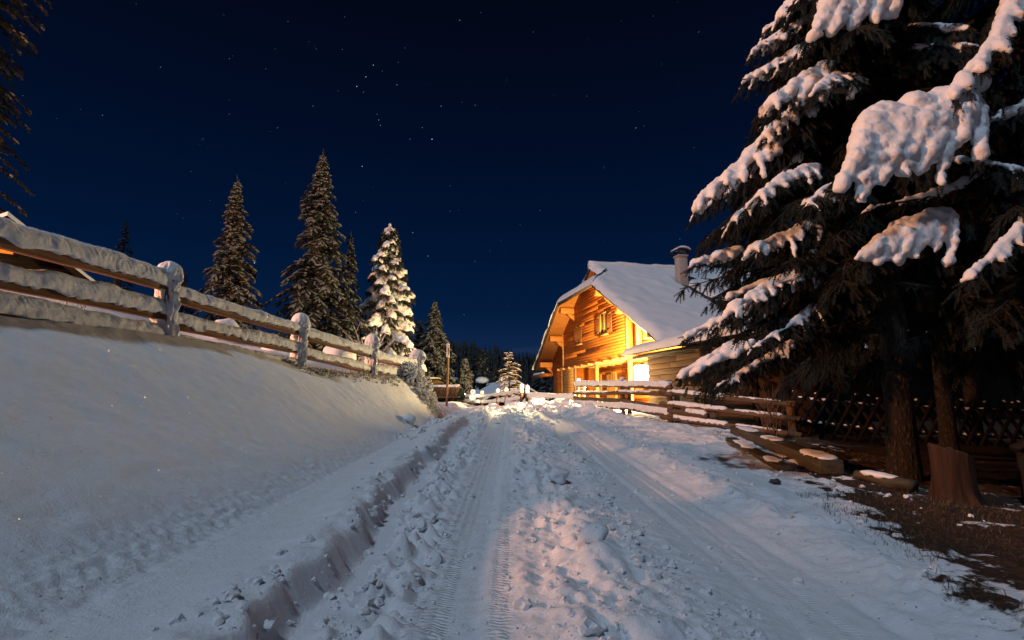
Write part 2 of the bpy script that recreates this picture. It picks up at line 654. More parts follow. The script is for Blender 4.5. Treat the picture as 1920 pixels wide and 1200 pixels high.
# ------------------------------------------------------------------ ground
_yk = np.array([-20, 0, 3, 10, 18, 22, 27, 34, 45, 60, 90, 130, 200, 260, 500, 3000], float)
_zk = np.array([-0.2, 0, 0.06, 0.28, 0.54, 0.66, 0.72, 0.62, 0.2, -0.8, -2.0, -1.0, 7.0, 14.0, 24.0, 40.0])


def zroad(y):
    return (np.interp(y - 1.2, _yk, _zk) + np.interp(y, _yk, _zk) + np.interp(y + 1.2, _yk, _zk)) / 3


def fence_x(y):
    return -5.26 + 0.19 * y


def wall_x(y):        # the plough's cut on the left of the road
    return -0.86 - 0.020 * y + 0.07 * vn2(y * 0.9, y * 0 + 3, 5) + 0.04 * vn2(y * 3.1, y * 0, 6) + 0.014 * vn2(y * 8.3, y * 0, 7) + 0.004 * vn2(y * 21.0, y * 0, 8)


def ground(x, y, fine=False):
    x = np.asarray(x, float)
    y = np.asarray(y, float)
    z = zroad(y)
    near = 1 - sst(26, 40, y)
    # ---- far hill drops to the right
    far = sst(90, 200, y)
    z = z + far * (-0.20 * np.clip(x, -60, 120) + 6 * vn2(x * 0.012, y * 0.01, 40))
    # ---- left: shelf, bank, plateau
    wx = wall_x(y)
    d = wx - x
    lip = sst(0.0, 0.13 + 0.05 * vn2(y * 4, x * 0, 8), d)
    shelf = 0.145 + 0.03 * vn2(x * 0.8, y * 0.5, 9) + 0.05 * np.exp(-((d - 0.22) / 0.2) ** 2)
    wall_on = near * (1 - sst(13.5, 16, y))
    z = z + lip * shelf * wall_on
    toe = -1.72 - 0.012 * y
    crest = np.minimum(fence_x(y) + 0.15, toe - 0.45)
    t = np.clip((toe - x) / (toe - crest + 1e-6), 0, 1)
    prof = t * t * (3 - 2 * t) * 0.40 + t * 0.60
    P = np.interp(y, [-20, 0, 5, 7, 9, 12, 13.5, 15, 17, 19, 22, 30, 45], [1.50, 1.48, 1.38, 1.31, 1.08, 0.98, 0.9, 0.68, 0.34, 0.16, 0.1, 0.1, 0.1])
    z = z + prof * P * (1 - sst(60, 120, y))
    z = z + 0.27 * np.clip(crest - x, 0, 6.5) * sst(0, 1.5, crest - x) * (1 - sst(14, 24, y)) + 0.05 * np.clip(crest - x, 0, 25) * sst(14, 24, y) * (1 - far)
    z = z + 0.10 * t * vn2(x * 0.7, y * 0.45, 11) + 0.16 * sst(0.3, 2, crest - x) * vn2(x * 0.35, y * 0.35, 12)
    # ---- right: falls off gently, berm by the rail fence
    z = z - 0.07 * np.clip(x - 3.5, 0, 8) * near
    bx = 2.3 + 0.07 * np.clip(22 - y, 0, 12)
    z = z + near * 0.26 * np.exp(-((x - bx) / 0.55) ** 2) * sst(12, 18, y) * (1 - sst(24, 27, y)) * (1 + 0.4 * vn2(x * 2, y * 1.3, 13))
    z = z + near * 0.035 * np.exp(-((x - 2.35) / 0.4) ** 2) * (1 - sst(9, 13, y))
    if not fine:
        return z
    # ---- road relief
    nr = near * (1 - sst(24, 30, y))
    road = nr * sst(0.05, 0.2, x - wx) * (1 - sst(2.0, 2.5, x))
    # clods between the cut and the left track
    cl = road * np.exp(-((x - wx - 0.22) / 0.26) ** 2)
    n_a = fbm2(x * 9, y * 9, 20, 3)
    z = z + cl * 0.05 * np.maximum(n_a + 0.1, 0) * 1.6
    # wheel tracks, pressed flat
    lt = np.exp(-np.abs((x + 0.36 + 0.03 * np.sin(y * 0.5)) / 0.26) ** 4)
    rt = np.exp(-np.abs((x - 1.42 - 0.05 * np.sin(y * 0.4)) / 0.40) ** 4)
    z = z - road * (0.045 * lt + 0.04 * rt)
    for gx, gw, gd in ((1.20, 0.035, 0.016), (1.63, 0.04, 0.020), (-0.60, 0.035, 0.014), (-0.17, 0.03, 0.012), (1.42, 0.025, 0.008)):
        gxx = gx + 0.05 * np.sin(y * 0.4 + (gx > 0)) * (gx > 0) + 0.012 * vn2(y * 1.1, y * 0 + gx * 7, 48)
        z = z - road * gd * (np.exp(-((x - gxx) / gw) ** 2) - 0.6 * np.exp(-((x - gxx - 1.9 * gw) / gw) ** 2)) * (0.7 + 0.5 * vn2(y * 2.3, y * 0 + gx * 3, 49))
    # the crown of broken snow in the middle
    cx = 0.42 + 0.10 * np.sin(y * 0.75) + 0.08 * vn2(y * 0.6, y * 0, 21) - 0.008 * y
    crown = np.exp(-np.abs((x - cx) / 0.30) ** 2.5)
    lump = np.maximum(fbm2(x * 3.6, y * 2.2, 22, 4, 0.55), -0.25) + 0.25
    lump2 = np.maximum(fbm2(x * 10, y * 8, 24, 3), 0)
    z = z + road * crown * (0.015 + 0.072 * lump + 0.032 * lump2)
    cx2 = 0.82 + 0.08 * np.sin(y * 0.9 + 1) + 0.06 * vn2(y * 1.1, y * 0, 25)
    crown2 = np.exp(-((x - cx2) / 0.12) ** 2) * (0.4 + 0.6 * sst(-0.2, 0.4, vn2(y * 0.9, y * 0, 26)))
    z = z + road * crown2 * (0.035 + 0.06 * np.maximum(fbm2(x * 7, y * 5, 27, 3), 0))
    cx3 = 0.05 + 0.05 * vn2(y * 1.3, y * 0, 28)
    z = z + road * np.exp(-((x - cx3) / 0.05) ** 2) * 0.03 * (0.5 + 0.5 * vn2(y * 3, y * 0, 29))
    # ridge right of the right track, then trodden snow
    rx = 2.0 + 0.06 * vn2(y * 0.8, y * 0, 30)
    rg = nr * np.exp(-((x - rx) / 0.16) ** 2)
    z = z + rg * (0.02 + 0.05 * np.maximum(fbm2(x * 5, y * 4, 31, 3), 0))
    verge = nr * sst(2.0, 2.3, x) * (1 - sst(7, 9, x))
    z = z + verge * (0.034 * fbm2(x * 1.7, y * 1.3, 32, 4) + 0.03 * np.maximum(fbm2(x * 5, y * 5, 33, 3), 0))
    # overall grain of the road, the bank and the shelf
    z = z + road * (1 - 0.65 * np.maximum(lt, rt)) * (0.008 * fbm2(x * 14, y * 12, 34, 4, 0.6))
    z = z + nr * 0.005 * fbm2(x * 22, y * 18, 39, 2) * road * (1 - 0.7 * np.maximum(lt, rt))
    bank = sst(0.02, 0.2, t) * nr
    z = z + bank * (0.016 * fbm2(x * 1.2, y * 1.0, 35, 3, 0.5) + 0.009 * fbm2(x * 4.2, y * 3.9, 36, 4, 0.62))
    toeb = nr * np.exp(-((x - toe + 0.14) / 0.22) ** 2)
    z = z + toeb * 0.011 * fbm2(x * 26, y * 24, 37, 3, 0.7)
    lipb = nr * lip * np.exp(-((d - 0.1) / 0.16) ** 2)
    z = z + lipb * 0.028 * fbm2(x * 8, y * 7, 38, 3)
    z = z + nr * 0.05 * sst(16, 20, y) * fbm2(x * 1.5, y * 1.0, 45, 4) 
    # drifts under the left fence
    z = z + 0.05 * np.exp(-((x - fence_x(y)) / 0.25) ** 2) * near
    return z


def spaced(a, b, fa, fb):
    """coordinates from a to b whose step goes from fa to fb"""
    out = [a]
    L = b - a
    while out[-1] < b:
        k = (out[-1] - a) / L
        out.append(out[-1] + fa + (fb - fa) * k)
    out[-1] = b
    return out


def build_ground():
    xs = [-900, -600, -400, -280, -200, -150, -115, -90, -70, -55, -43, -34, -27, -22, -18, -15]
    xs += spaced(-12.5, -5.2, 0.6, 0.05)[:-1] + spaced(-5.2, -2.5, 0.05, 0.022)[:-1] + spaced(-2.5, 2.6, 0.0175, 0.0175)[:-1] + spaced(2.6, 5.5, 0.02, 0.05)[:-1] + spaced(5.5, 12, 0.06, 0.5)
    xs += [14, 16.5, 19, 22, 26, 31, 37, 45, 55, 68, 85, 105, 135, 175, 230, 300, 420, 600, 900]
    ys = [-60, -40, -28, -20, -14, -10, -7, -5, -3.5, -2.4, -1.5, -0.8, -0.2, 0.3, 0.7, 1.0, 1.25, 1.45, 1.6]
    y = 1.7
    while y < 34:
        ys.append(y)
        y += max(0.014, 0.0042 * y) if y < 16 else 0.0075 * y
    while y < 1200:
        ys.append(y)
        y *= 1.035
    xs = np.array(xs)
    ys = np.array(ys)
    X, Y = np.meshgrid(xs, ys)
    Z = ground(X, Y, True)
    nx, ny = len(xs), len(ys)
    v = np.stack([X, Y, Z], -1).reshape(-1, 3)
    i = (np.arange(ny - 1)[:, None] * nx + np.arange(nx - 1)[None, :]).reshape(-1)
    f = np.stack([i, i + 1, i + nx + 1, i + nx], 1)
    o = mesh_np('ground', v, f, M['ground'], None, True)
    tag(o, kind='structure')
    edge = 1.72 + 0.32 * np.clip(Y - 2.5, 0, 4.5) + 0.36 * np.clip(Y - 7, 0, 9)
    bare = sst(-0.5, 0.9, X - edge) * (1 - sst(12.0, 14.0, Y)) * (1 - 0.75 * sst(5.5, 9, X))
    bare = np.maximum(bare * 0.9, 1.05 * sst(5.2, 6.4, X) * sst(5.0, 6.5, Y) * (1 - sst(24.0, 27.0, Y)))  # spruce floor: bare litter, also standing in for shade the trees fail to cast
    # bare patches by the right fence, and shade painted dark under the spruces
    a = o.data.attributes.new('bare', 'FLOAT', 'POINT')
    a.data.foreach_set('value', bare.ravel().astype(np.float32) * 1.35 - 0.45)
    tl = np.exp(-np.abs((X + 0.38) / 0.10) ** 8) + np.exp(-np.abs((X - 1.42) / 0.10) ** 6) * 0.4 + np.exp(-np.abs((X + 0.05) / 0.05) ** 6) * 0.8
    tread = tl * (Y > 1) * (1 - sst(9, 16, Y))
    a = o.data.attributes.new('tread', 'FLOAT', 'POINT')
    a.data.foreach_set('value', tread.ravel().astype(np.float32))
    print('ground verts', len(v))
    return o


def gzv(x, y):
    return ground(np.asarray(x, float), np.asarray(y, float), True)


def gz(x, y):
    return float(ground(np.array([x]), np.array([y]), True)[0])


build_ground()

# ------------------------------------------------------------------ stars
def build_stars():
    known = [(700, 122, 3), (686, 144, 3), (669, 162, 3), (681, 173, 1), (744, 159, 2), (707, 214, 1), (710, 225, 2), (713, 235, 2), (810, 261, 4), (679, 312, 3), (792, 239, 2),
             (827, 199, 2), (891, 197, 1), (477, 493, 4), (587, 199, 1), (593, 92, 1), (642, 93, 1), (747, 117, 1), (832, 312, 1), (769, 261, 1), (862, 38, 2), (1132, 314, 2),
             (1192, 240, 2), (970, 346, 1), (844, 396, 1), (774, 436, 2), (802, 480, 2), (890, 490, 1), (667, 398, 1), (301, 126, 1), (192, 216, 1), (1012, 395, 1), (1275, 448, 1), (918, 470, 1),
             (1000, 60, 1), (1240, 120, 1), (1100, 180, 1), (950, 150, 1), (540, 40, 1), (430, 110, 1), (1310, 60, 1), (1080, 560, 1), (870, 590, 1), (1225, 30, 1), (520, 240, 1), (380, 260, 1)]
    tv = np.array([(1, 0, 0), (-1, 0, 0), (0, 1, 0), (0, -1, 0), (0, 0, 1), (0, 0, -1)], float)
    tf = np.array([(0, 2, 4), (2, 1, 4), (1, 3, 4), (3, 0, 4), (2, 0, 5), (1, 2, 5), (3, 1, 5), (0, 3, 5)])
    cen, rad = [], []
    for u, v, s in known:
        d = at(u, v, 1.0) - (0, 0, CAM_H)
        cen.append(d / np.linalg.norm(d) * 1500 + np.array([0, 0, CAM_H]))
        rad.append((0.5, 0.75, 1.05, 1.4)[s - 1])
    for _ in range(900):
        a = rng.uniform(0, 2 * math.pi)
        e = math.asin(rng.uniform(0.12, 0.98))
        cen.append(np.array([math.cos(a) * math.cos(e), math.sin(a) * math.cos(e), math.sin(e)]) * 1500)
        rad.append(rng.choice([0.24, 0.3, 0.38, 0.5], p=[.5, .3, .15, .05]))
    ms = np.zeros((len(cen), 3, 3))
    for k in range(3):
        ms[:, k, k] = rad
    v, f = place_many(tv, tf, ms, np.array(cen))
    tag(mesh_np('stars', v, f, M['star']), kind='stuff')
    M['star'].cycles.emission_sampling = 'NONE'


build_stars()


# ------------------------------------------------------------------ house
HX, HY, HROT = 5.6, 20.0, R(13)


def hw(m, s, z):
    return Vector((HX + math.cos(HROT) * m - math.sin(HROT) * s, HY + math.sin(HROT) * m + math.cos(HROT) * s, z))


def zn(s):
    return 3.4 + 0.543 * (s - 0.5)


def zl(s):
    return 8.4 - 0.65 * (s - 9.7)


def zw(s):            # underside of the roof over the gable wall
    return min(zn(s), zl(s), 7.42) - 0.04


def vslab(mb, pts, lo, hi):
    n = len(pts)
    a = [(p[0], p[1], p[2] + lo) for p in pts]
    b = [(p[0], p[1], p[2] + hi) for p in pts]
    mb.add(a + b, [tuple(range(n))[::-1], tuple(range(n, 2 * n))] + [(i, (i + 1) % n, n + (i + 1) % n, n + i) for i in range(n)])
    return mb


def boards(wall, x0, thick, s_lo, s_hi, z_lo, z_hi, h, mat, top=None, holes=(), jit=0.0015, name='board'):
    """horizontal boards on a wall whose face is at local x0, facing -x"""
    z = z_lo
    while z < z_hi - 0.02:
        z1 = min(z + h, z_hi)
        if top is None:
            segs = [(s_lo, s_hi, s_lo, s_hi)]
        else:
            ss = np.linspace(s_lo, s_hi, 400)
            tz = np.array([top(q) for q in ss])
            ok0 = ss[tz > z + 0.01]
            ok1 = ss[tz > z1]
            if len(ok0) < 2:
                break
            if len(ok1) < 2:
                mid = float(ok0.mean())
                ok1 = np.array([mid - 0.05, mid + 0.05])
            segs = [(ok0[0], ok0[-1], max(ok1[0], ok0[0]), min(ok1[-1], ok0[-1]))]
        for (ha, hb, hz0, hz1) in holes:
            if z1 > hz0 + 0.02 and z < hz1 - 0.02:
                out = []
                for (a0, a1, b0, b1) in segs:
                    if ha > a0 and hb < a1:
                        out += [(a0, ha, b0, ha), (hb, a1, hb, b1)]
                    else:
                        out.append((a0, a1, b0, b1))
                segs = out
        for (a0, a1, b0, b1) in segs:
            if a1 - a0 < 0.05:
                continue
            # long walls are laid in two or three lengths of board
            n = 1
            cuts = [0.0, 1.0]
            if a1 - a0 > 5 and rng.random() < 0.3:
                cuts = [0.0, float(rng.uniform(0.3, 0.7)), 1.0]
            for c0, c1 in zip(cuts[:-1], cuts[1:]):
                q = float(rng.uniform(-jit, jit))
                g = 0.003
                A0, A1 = a0 + (a1 - a0) * c0, a0 + (a1 - a0) * c1
                B0 = b0 if c0 == 0 else A0
                B1 = b1 if c1 == 1 else A1
                mb = MB()
                mb.prism([(A0 + g, z + g), (A1 - g, z + g), (B1 - g, z1 - g), (B0 + g, z1 - g)], 0, x0 + q, x0 + thick)
                mb.build(name, mat, wall, bevel=0)
        z = z1


def build_house():
    H = thing('chalet_house', 'large timber farmhouse with a lit orange gable under a snowy half-hipped roof', 'house', (HX, HY, 0), HROT)
    g0 = 0.15
    # ---- gable wall, upper storey
    W2 = (7.26, 8.25, 4.40, 5.58)
    mb = MB()
    ss = list(np.linspace(5.0, 16.7, 40))
    mb.prism([(5.0, 3.1), (16.7, 3.1)] + [(s, zw(s) - 0.02) for s in ss[::-1]], 0, 1.06, 1.30)
    gw = mb.build('gable_wall', M['log'], H)
    boards(gw, 1.0, 0.055, 5.08, 16.62, 3.1, 7.5, 0.155, M['log'], lambda s: zw(s) - 0.03, [W2])
    # right bay, set back a little
    mb = MB()
    ss = list(np.linspace(-0.2, 4.98, 12))
    mb.prism([(-0.2, 3.1), (4.98, 3.1)] + [(s, zw(s) - 0.02) for s in ss[::-1]], 0, 1.36, 1.5)
    bw = mb.build('bay_wall', M['log'], H)
    boards(bw, 1.3, 0.055, -0.2, 4.9, 3.1, 5.8, 0.155, M['log'], lambda s: zw(s) - 0.03)
    MB().box((1.05, 4.1, 3.1), (1.3, 4.2, zw(4.1))).build('trim', M['trim'], bw)
    # lower storey, set back under the upper floor
    mb = MB()
    mb.box((2.46, -0.2, g0), (2.6, 16.5, 3.1))
    lw = mb.build('porch_wall', M['log'], H)
    boards(lw, 2.4, 0.055, -0.2, 16.4, g0, 3.05, 0.155, M['log'])
    mb = MB()
    mb.box((1.06, 14.6, g0), (2.4, 16.7, 3.1))
    cw = mb.build('corner_wall', M['log'], H)
    boards(cw, 1.0, 0.055, 14.72, 16.7, g0, 3.08, 0.155, M['log'])
    mb = MB()
    mb.box((0.99, 12.2, g0), (2.4, 14.6, 3.02))
    pw = mb.build('closet_wall', M['log'], H)
    boards(pw, 0.935, 0.05, 12.2, 14.6, g0, 2.98, 0.2, M['trim'])
    MB().box((0.91, 12.1, g0), (1.02, 12.2, 3.05)).build('corner_trim', M['trim'], pw)
    MB().box((0.91, 14.6, g0), (1.02, 14.71, 3.05)).build('corner_trim', M['trim'], pw)
    # porch ceiling and beams poking out
    MB().box((1.0, 4.95, 3.02), (2.4, 16.7, 3.09)).build('porch_ceiling', M['soffit'], H)
    for s in np.linspace(5.25, 15.2, 10):
        mb = MB()
        mb.box((0.78, s - 0.07, 2.88), (2.39, s + 0.07, 3.015))
        mb.build('beam', M['trim'], H, bevel=0.012)
    # corner posts
    for s, nm in ((5.0, 'post'), (9.15, 'post'), (0.75, 'post')):
        MB().box((1.02, s - 0.09, g0), (1.2, s + 0.09, 2.875)).build(nm, M['trim'], H, bevel=0.01)
    MB().box((0.95, 4.93, 3.1), (1.05, 5.07, zw(5.0) - 0.05)).build('corner_trim', M['trim'], H)
    MB().box((0.95, 14.45, 3.1), (1.05, 14.57, zw(14.5) - 0.05)).build('corner_trim', M['trim'], H)
    # floor of the porch
    MB().box((0.2, -1, 0.1), (2.4, 14.6, g0 + 0.25)).build('porch_floor', M['plank'], H)

    # ---- upper window with open shutters
    a, b, z0, z1 = W2
    fr = MB()
    for (p, q) in (((0.965, a, z0), (1.06, a + 0.07, z1)), ((0.965, b - 0.07, z0), (1.06, b, z1)), ((0.965, a + 0.07, z1 - 0.07), (1.06, b - 0.07, z1)),
                   ((0.965, a + 0.07, z0), (1.06, b - 0.07, z0 + 0.07)), ((0.99, (a + b) / 2 - 0.03, z0 + 0.07), (1.05, (a + b) / 2 + 0.03, z1 - 0.07))):
        fr.box(p, q)
    w = fr.build('window', M['trim'], H)
    for c0, c1 in ((a + 0.07, (a + b) / 2 - 0.03), ((a + b) / 2 + 0.03, b - 0.07)):
        MB().box((1.035, c0, z0 + 0.07), (1.04, c1, z1 - 0.07)).build('pane', M['pane'], w)
        mb = MB()
        for k in range(5):
            t0 = c0 + (c1 - c0) * k / 5
            mb.box((1.044, t0 + 0.004, z0 + 0.35), (1.050 + 0.004 * (k % 2), t0 + (c1 - c0) / 5, z1 - 0.07))
        mb.build('curtain', M['curtain'], w)
    MB().box((0.88, a - 0.1, z0 - 0.07), (1.06, b + 0.1, z0 - 0.005)).build('sill', M['trim'], w)

    def shutter(a, b, z0, z1, x):
        s = MB()
        n = 4
        for k in range(n):
            t0, t1 = a + (b - a) * k / n, a + (b - a) * (k + 1) / n
            s.box((x, t0 + 0.006, z0), (x + 0.035, t1 - 0.006, z1))
        sh = s.build('shutter', M['shutter'], H)
        for zz in (z0 + 0.14, z1 - 0.22):
            MB().box((x - 0.016, a + 0.03, zz), (x - 0.002, b - 0.03, zz + 0.08)).build('batten', M['shutter'], sh)
        return sh
    shutter(W2[1] + 0.03, W2[1] + 0.55, z0, z1, 0.94)
    shutter(W2[0] - 0.62, W2[0] - 0.05, z0, z1, 0.94)
    shutter(11.05, 11.62, 4.28, 5.50, 0.955)
    shutter(11.63, 12.25, 4.28, 5.50, 0.955)
    MB().box((0.88, 10.95, 4.2), (0.99, 12.35, 4.265)).build('sill', M['trim'], H)
    # ---- porch openings: door and two shuttered windows
    dr = MB().box((2.30, 9.3, 0.42), (2.37, 10.7, 2.55)).build('door', M['trim'], H)
    for k in range(6):
        MB().box((2.27, 9.36 + k * 0.215, 0.5), (2.298, 9.36 + k * 0.215 + 0.2, 2.45)).build('plank', M['trim'], dr)
    MB().box((2.22, 9.5, 1.35), (2.268, 9.54, 1.5)).build('handle', M['metal'], dr)
    MB().box((2.31, 11.5, 1.35), (2.385, 12.4, 2.5)).build('window_frame', M['trim'], H)
    shutter(11.55, 11.95, 1.4, 2.45, 2.26)
    shutter(11.96, 12.35, 1.4, 2.45, 2.26)
    shutter(13.1, 13.75, 1.4, 2.45, 2.26)
    shutter(13.76, 14.4, 1.4, 2.45, 2.26)
    shutter(6.6, 7.2, 1.35, 2.45, 2.26)

    # ---- roof
    near = [(0, -0.2), (0, 6.7), (1.5, 8.55), (1.1, 8.55), (1.1, 9.7), (20, 9.7), (20, -0.2)]
    left = [(0, 17.9), (20, 17.9), (20, 9.7), (1.1, 9.7), (1.1, 10.65), (1.5, 10.65), (0, 12.3)]
    hip = [(0, 6.7, 6.77), (0, 12.3, 6.71), (1.5, 10.65, 7.782), (1.5, 8.55, 7.771)]
    nr = [(m, s, zn(s)) for m, s in near][::-1]
    lf = [(m, s, zl(s)) for m, s in left][::-1]
    mb = MB()
    for p in (nr, lf, hip[::-1]):
        vslab(mb, p, 0.0, 0.16)
    roof = mb.build('roof', M['roof'], H)
    mb = MB()
    for p in (nr, lf, hip[::-1]):
        c = np.mean(np.array(p), 0)
        q = [tuple(np.array(v) + (c - np.array(v)) * 0.004) for v in p]
        vslab(mb, q, -0.035, -0.003)
    mb.build('soffit', M['soffit'], roof)
    # verge boards
    mb = MB()

    def vb(p, q, w=0.06, h0=-0.07, h1=0.15):
        p, q = np.array(p, float), np.array(q, float)
        mb.add([p + (-w, 0, h0), q + (-w, 0, h0), q + (-0.002, 0, h0), p + (-0.002, 0, h0), p + (-w, 0, h1), q + (-w, 0, h1), q + (-0.002, 0, h1), p + (-0.002, 0, h1)],
               [(0, 3, 2, 1), (4, 5, 6, 7), (0, 1, 5, 4), (1, 2, 6, 5), (2, 3, 7, 6), (3, 0, 4, 7)])
    vb((0, -0.2, zn(-0.2)), (0, 6.7, 6.77))
    vb((0, 6.702, 6.77), (0, 12.298, 6.71))
    vb((0, 12.3, 6.71), (0, 17.9, zl(17.9)))
    mb.build('verge_board', M['verge'], roof)
    MB().prism([(8.6, 7.82), (10.6, 7.82), (9.7, 8.4)], 0, 1.42, 1.47).build('gablet', M['verge'], roof)
    # chimney and the bare strip below it
    mc, sc = 5.35, 7.2
    zc = zn(sc)
    mb = MB().box((mc - 0.25, sc - 0.24, zc - 0.5), (mc + 0.25, sc + 0.24, zc + 1.65))
    ch = mb.build('chimney', M['plaster'], H, bevel=0.015)
    MB().box((mc - 0.30, sc - 0.29, zc + 1.652), (mc + 0.30, sc + 0.29, zc + 1.74)).build('chimney_collar', M['plaster'], ch, bevel=0.02)
    mb = MB()
    for dx, dy in ((-0.24, -0.22), (0.24, -0.22), (0.24, 0.22), (-0.24, 0.22)):
        mb.box((mc + dx - 0.03, sc + dy - 0.03, zc + 1.74), (mc + dx + 0.03, sc + dy + 0.03, zc + 1.97))
    arc = [(mc - 0.42, zc + 1.93)] + [(mc + 0.42 * math.sin(t), zc + 1.93 + 0.16 * math.cos(t)) for t in np.linspace(-1.57, 1.57, 11)] + [(mc + 0.42, zc + 1.93)]
    arc += [(mc + 0.40 * math.sin(t), zc + 1.90 + 0.15 * math.cos(t)) for t in np.linspace(1.57, -1.57, 11)]
    hood = MB().prism(arc, 1, sc - 0.36, sc + 0.36).build('chimney_hood', M['metal'], ch)
    mb.build('hood_leg', M['metal'], ch)
    arc = [(mc + 0.44 * math.sin(t), zc + 1.95 + 0.16 * math.cos(t)) for t in np.linspace(-1.3, 1.3, 11)] + [(mc + 0.40 * math.sin(t), zc + 2.02 + 0.18 * math.cos(t)) for t in np.linspace(1.2, -1.2, 11)]
    MB().prism(arc, 1, sc - 0.37, sc + 0.37).build('snow', M['snow_far'], ch, True)
    # ---- snow on the roof, laid as an uneven sheet with rounded edges

    def snow_sheet(inside, zf, m0, m1, s0, s1, nm, th=0.22, step=0.14, parent=None, mat=None):
        gm = np.arange(m0, m1 + step, step)
        gs = np.arange(s0, s1 + step, step)
        A, B = np.meshgrid(gm, gs, indexing='ij')
        ins = inside(A, B)
        # distance to the edge in cells, by erosion
        dist = np.zeros_like(A)
        cur = ins.copy()
        for _ in range(3):
            dist += cur
            e = cur.copy()
            e[1:] &= cur[:-1]
            e[:-1] &= cur[1:]
            e[:, 1:] &= cur[:, :-1]
            e[:, :-1] &= cur[:, 1:]
            cur = e
        k = np.array([0.0, 0.55, 0.9, 1.0])[dist.astype(int)]
        Z = zf(B) + 0.155 + th * k * (1 + 0.18 * vn2(A * 0.8, B * 0.6, 50)) + 0.03 * k * vn2(A * 2.2, B * 2.2, 51)
        Z = np.where(ins, Z, zf(B) + 0.10)
        jx = 0.07 * vn2(A * 3.1, B * 3.1, 52) * (k < 0.95)
        jy = 0.07 * vn2(A * 3.1, B * 3.1, 53) * (k < 0.95)
        v = np.stack([A + jx, B + jy, Z], -1).reshape(-1, 3)
        ns = len(gs)
        i = (np.arange(len(gm) - 1)[:, None] * ns + np.arange(ns - 1)[None, :])
        use = ins[:-1, :-1] | ins[1:, :-1] | ins[:-1, 1:] | ins[1:, 1:]
        i = i[use]
        f = np.stack([i, i + ns, i + ns + 1, i + 1], 1)
        return mesh_np(nm, v, f, mat or M['snow_far'], parent or H, True)

    def in_near(A, B):
        ok = (A > -0.05) & (A < 20) & (B > -0.2) & (B < 9.75)
        ok &= ~((B > 6.7) & (A < (B - 6.7) / (8.55 - 6.7) * 1.5 - 0.05) & (B < 8.5))
        ok &= ~((B >= 8.5) & (A < 1.05))
        ok &= ~((A > mc - 0.25) & (A < mc + 0.25) & (B < sc + 0.3))
        return ok

    def in_left(A, B):
        ok = (A > -0.05) & (A < 20) & (B > 9.6) & (B < 17.95)
        ok &= ~((B < 12.3) & (A < (12.3 - B) / (12.3 - 10.65) * 1.5 - 0.05) & (B > 10.65))
        ok &= ~((B <= 10.65) & (A < 1.05))
        return ok
    snow_sheet(in_near, zn, -0.3, 20.2, -0.5, 9.9, 'roof_snow')
    snow_sheet(in_left, zl, -0.3, 20.2, 9.5, 18.2, 'roof_snow')
    # hip snow
    gm = np.arange(-0.12, 1.62, 0.12)
    gt = np.linspace(0, 1, 40)
    A, T = np.meshgrid(gm, gt, indexing='ij')
    lo = 6.52 + np.clip(A, 0, 1.5) / 1.5 * 1.85
    hi = 12.45 - np.clip(A, 0, 1.5) / 1.5 * 1.65
    Bq = lo + (hi - lo) * T
    Zb = 6.74 + np.clip(A, -0.1, 1.5) * 0.69
    kk = np.minimum(1, np.sqrt(np.clip((A + 0.12) / 0.3, 0, 1)))
    Z = Zb + 0.14 + 0.24 * kk * (1 + 0.2 * vn2(A * 2, Bq * 1.5, 54))
    v = np.stack([A, Bq, Z], -1).reshape(-1, 3)
    ns = len(gt)
    i = (np.arange(len(gm) - 1)[:, None] * ns + np.arange(ns - 1)[None, :]).reshape(-1)
    mesh_np('roof_snow', v, np.stack([i, i + ns, i + ns + 1, i + 1], 1), M['snow_far'], H, True)
    # ridge roll of snow
    t = np.linspace(1.0, 19.8, 60)
    mb = MB()
    mb.tube(np.stack([t, 0 * t + 9.72, 8.70 + 0.05 * vn2(t * 1.3, t * 0, 55)], 1), 0.21 + 0.03 * vn2(t * 2.1, t * 0, 56), 10)
    mb.build('ridge_snow', M['snow_far'], H, True)
    # purlins under the overhang
    for s, zf in ((16.95, zl), (14.6, zl), (12.35, zl), (6.75, zn), (4.2, zn), (1.5, zn)):
        z = min(zf(s), 6.72) - 0.14
        mb = MB().box((0.12, s - 0.16, z - 0.34), (0.98, s + 0.16, z))
        mb.build('purlin', M['soffit'], H, bevel=0.03)
        mb = MB().prism([(0.5, z - 0.34), (0.98, z - 0.34), (0.98, z - 0.75)], 1, s - 0.13, s + 0.13)
        mb.build('bracket', M['soffit'], H)
    # eave beam at the far corner with snow on it
    b = MB().box((0.5, 16.8, 2.62), (1.0, 20.6, 2.80)).build('eave_beam', M['log'], H)
    t = np.linspace(18.3, 20.6, 16)
    MB().tube(np.stack([0.75 + 0 * t, t, 2.86 + 0 * t], 1), 0.12, 8).build('snow', M['snow_far'], b, True)
    # flank walls
    MB().box((1.52, 0.9, 0.0), (19, 1.1, 3.3)).build('side_wall', M['shed_wood'], H)
    MB().box((1.3, 16.5, 0.0), (19, 16.7, 3.6)).build('side_wall', M['log'], H)
    return H


build_house()


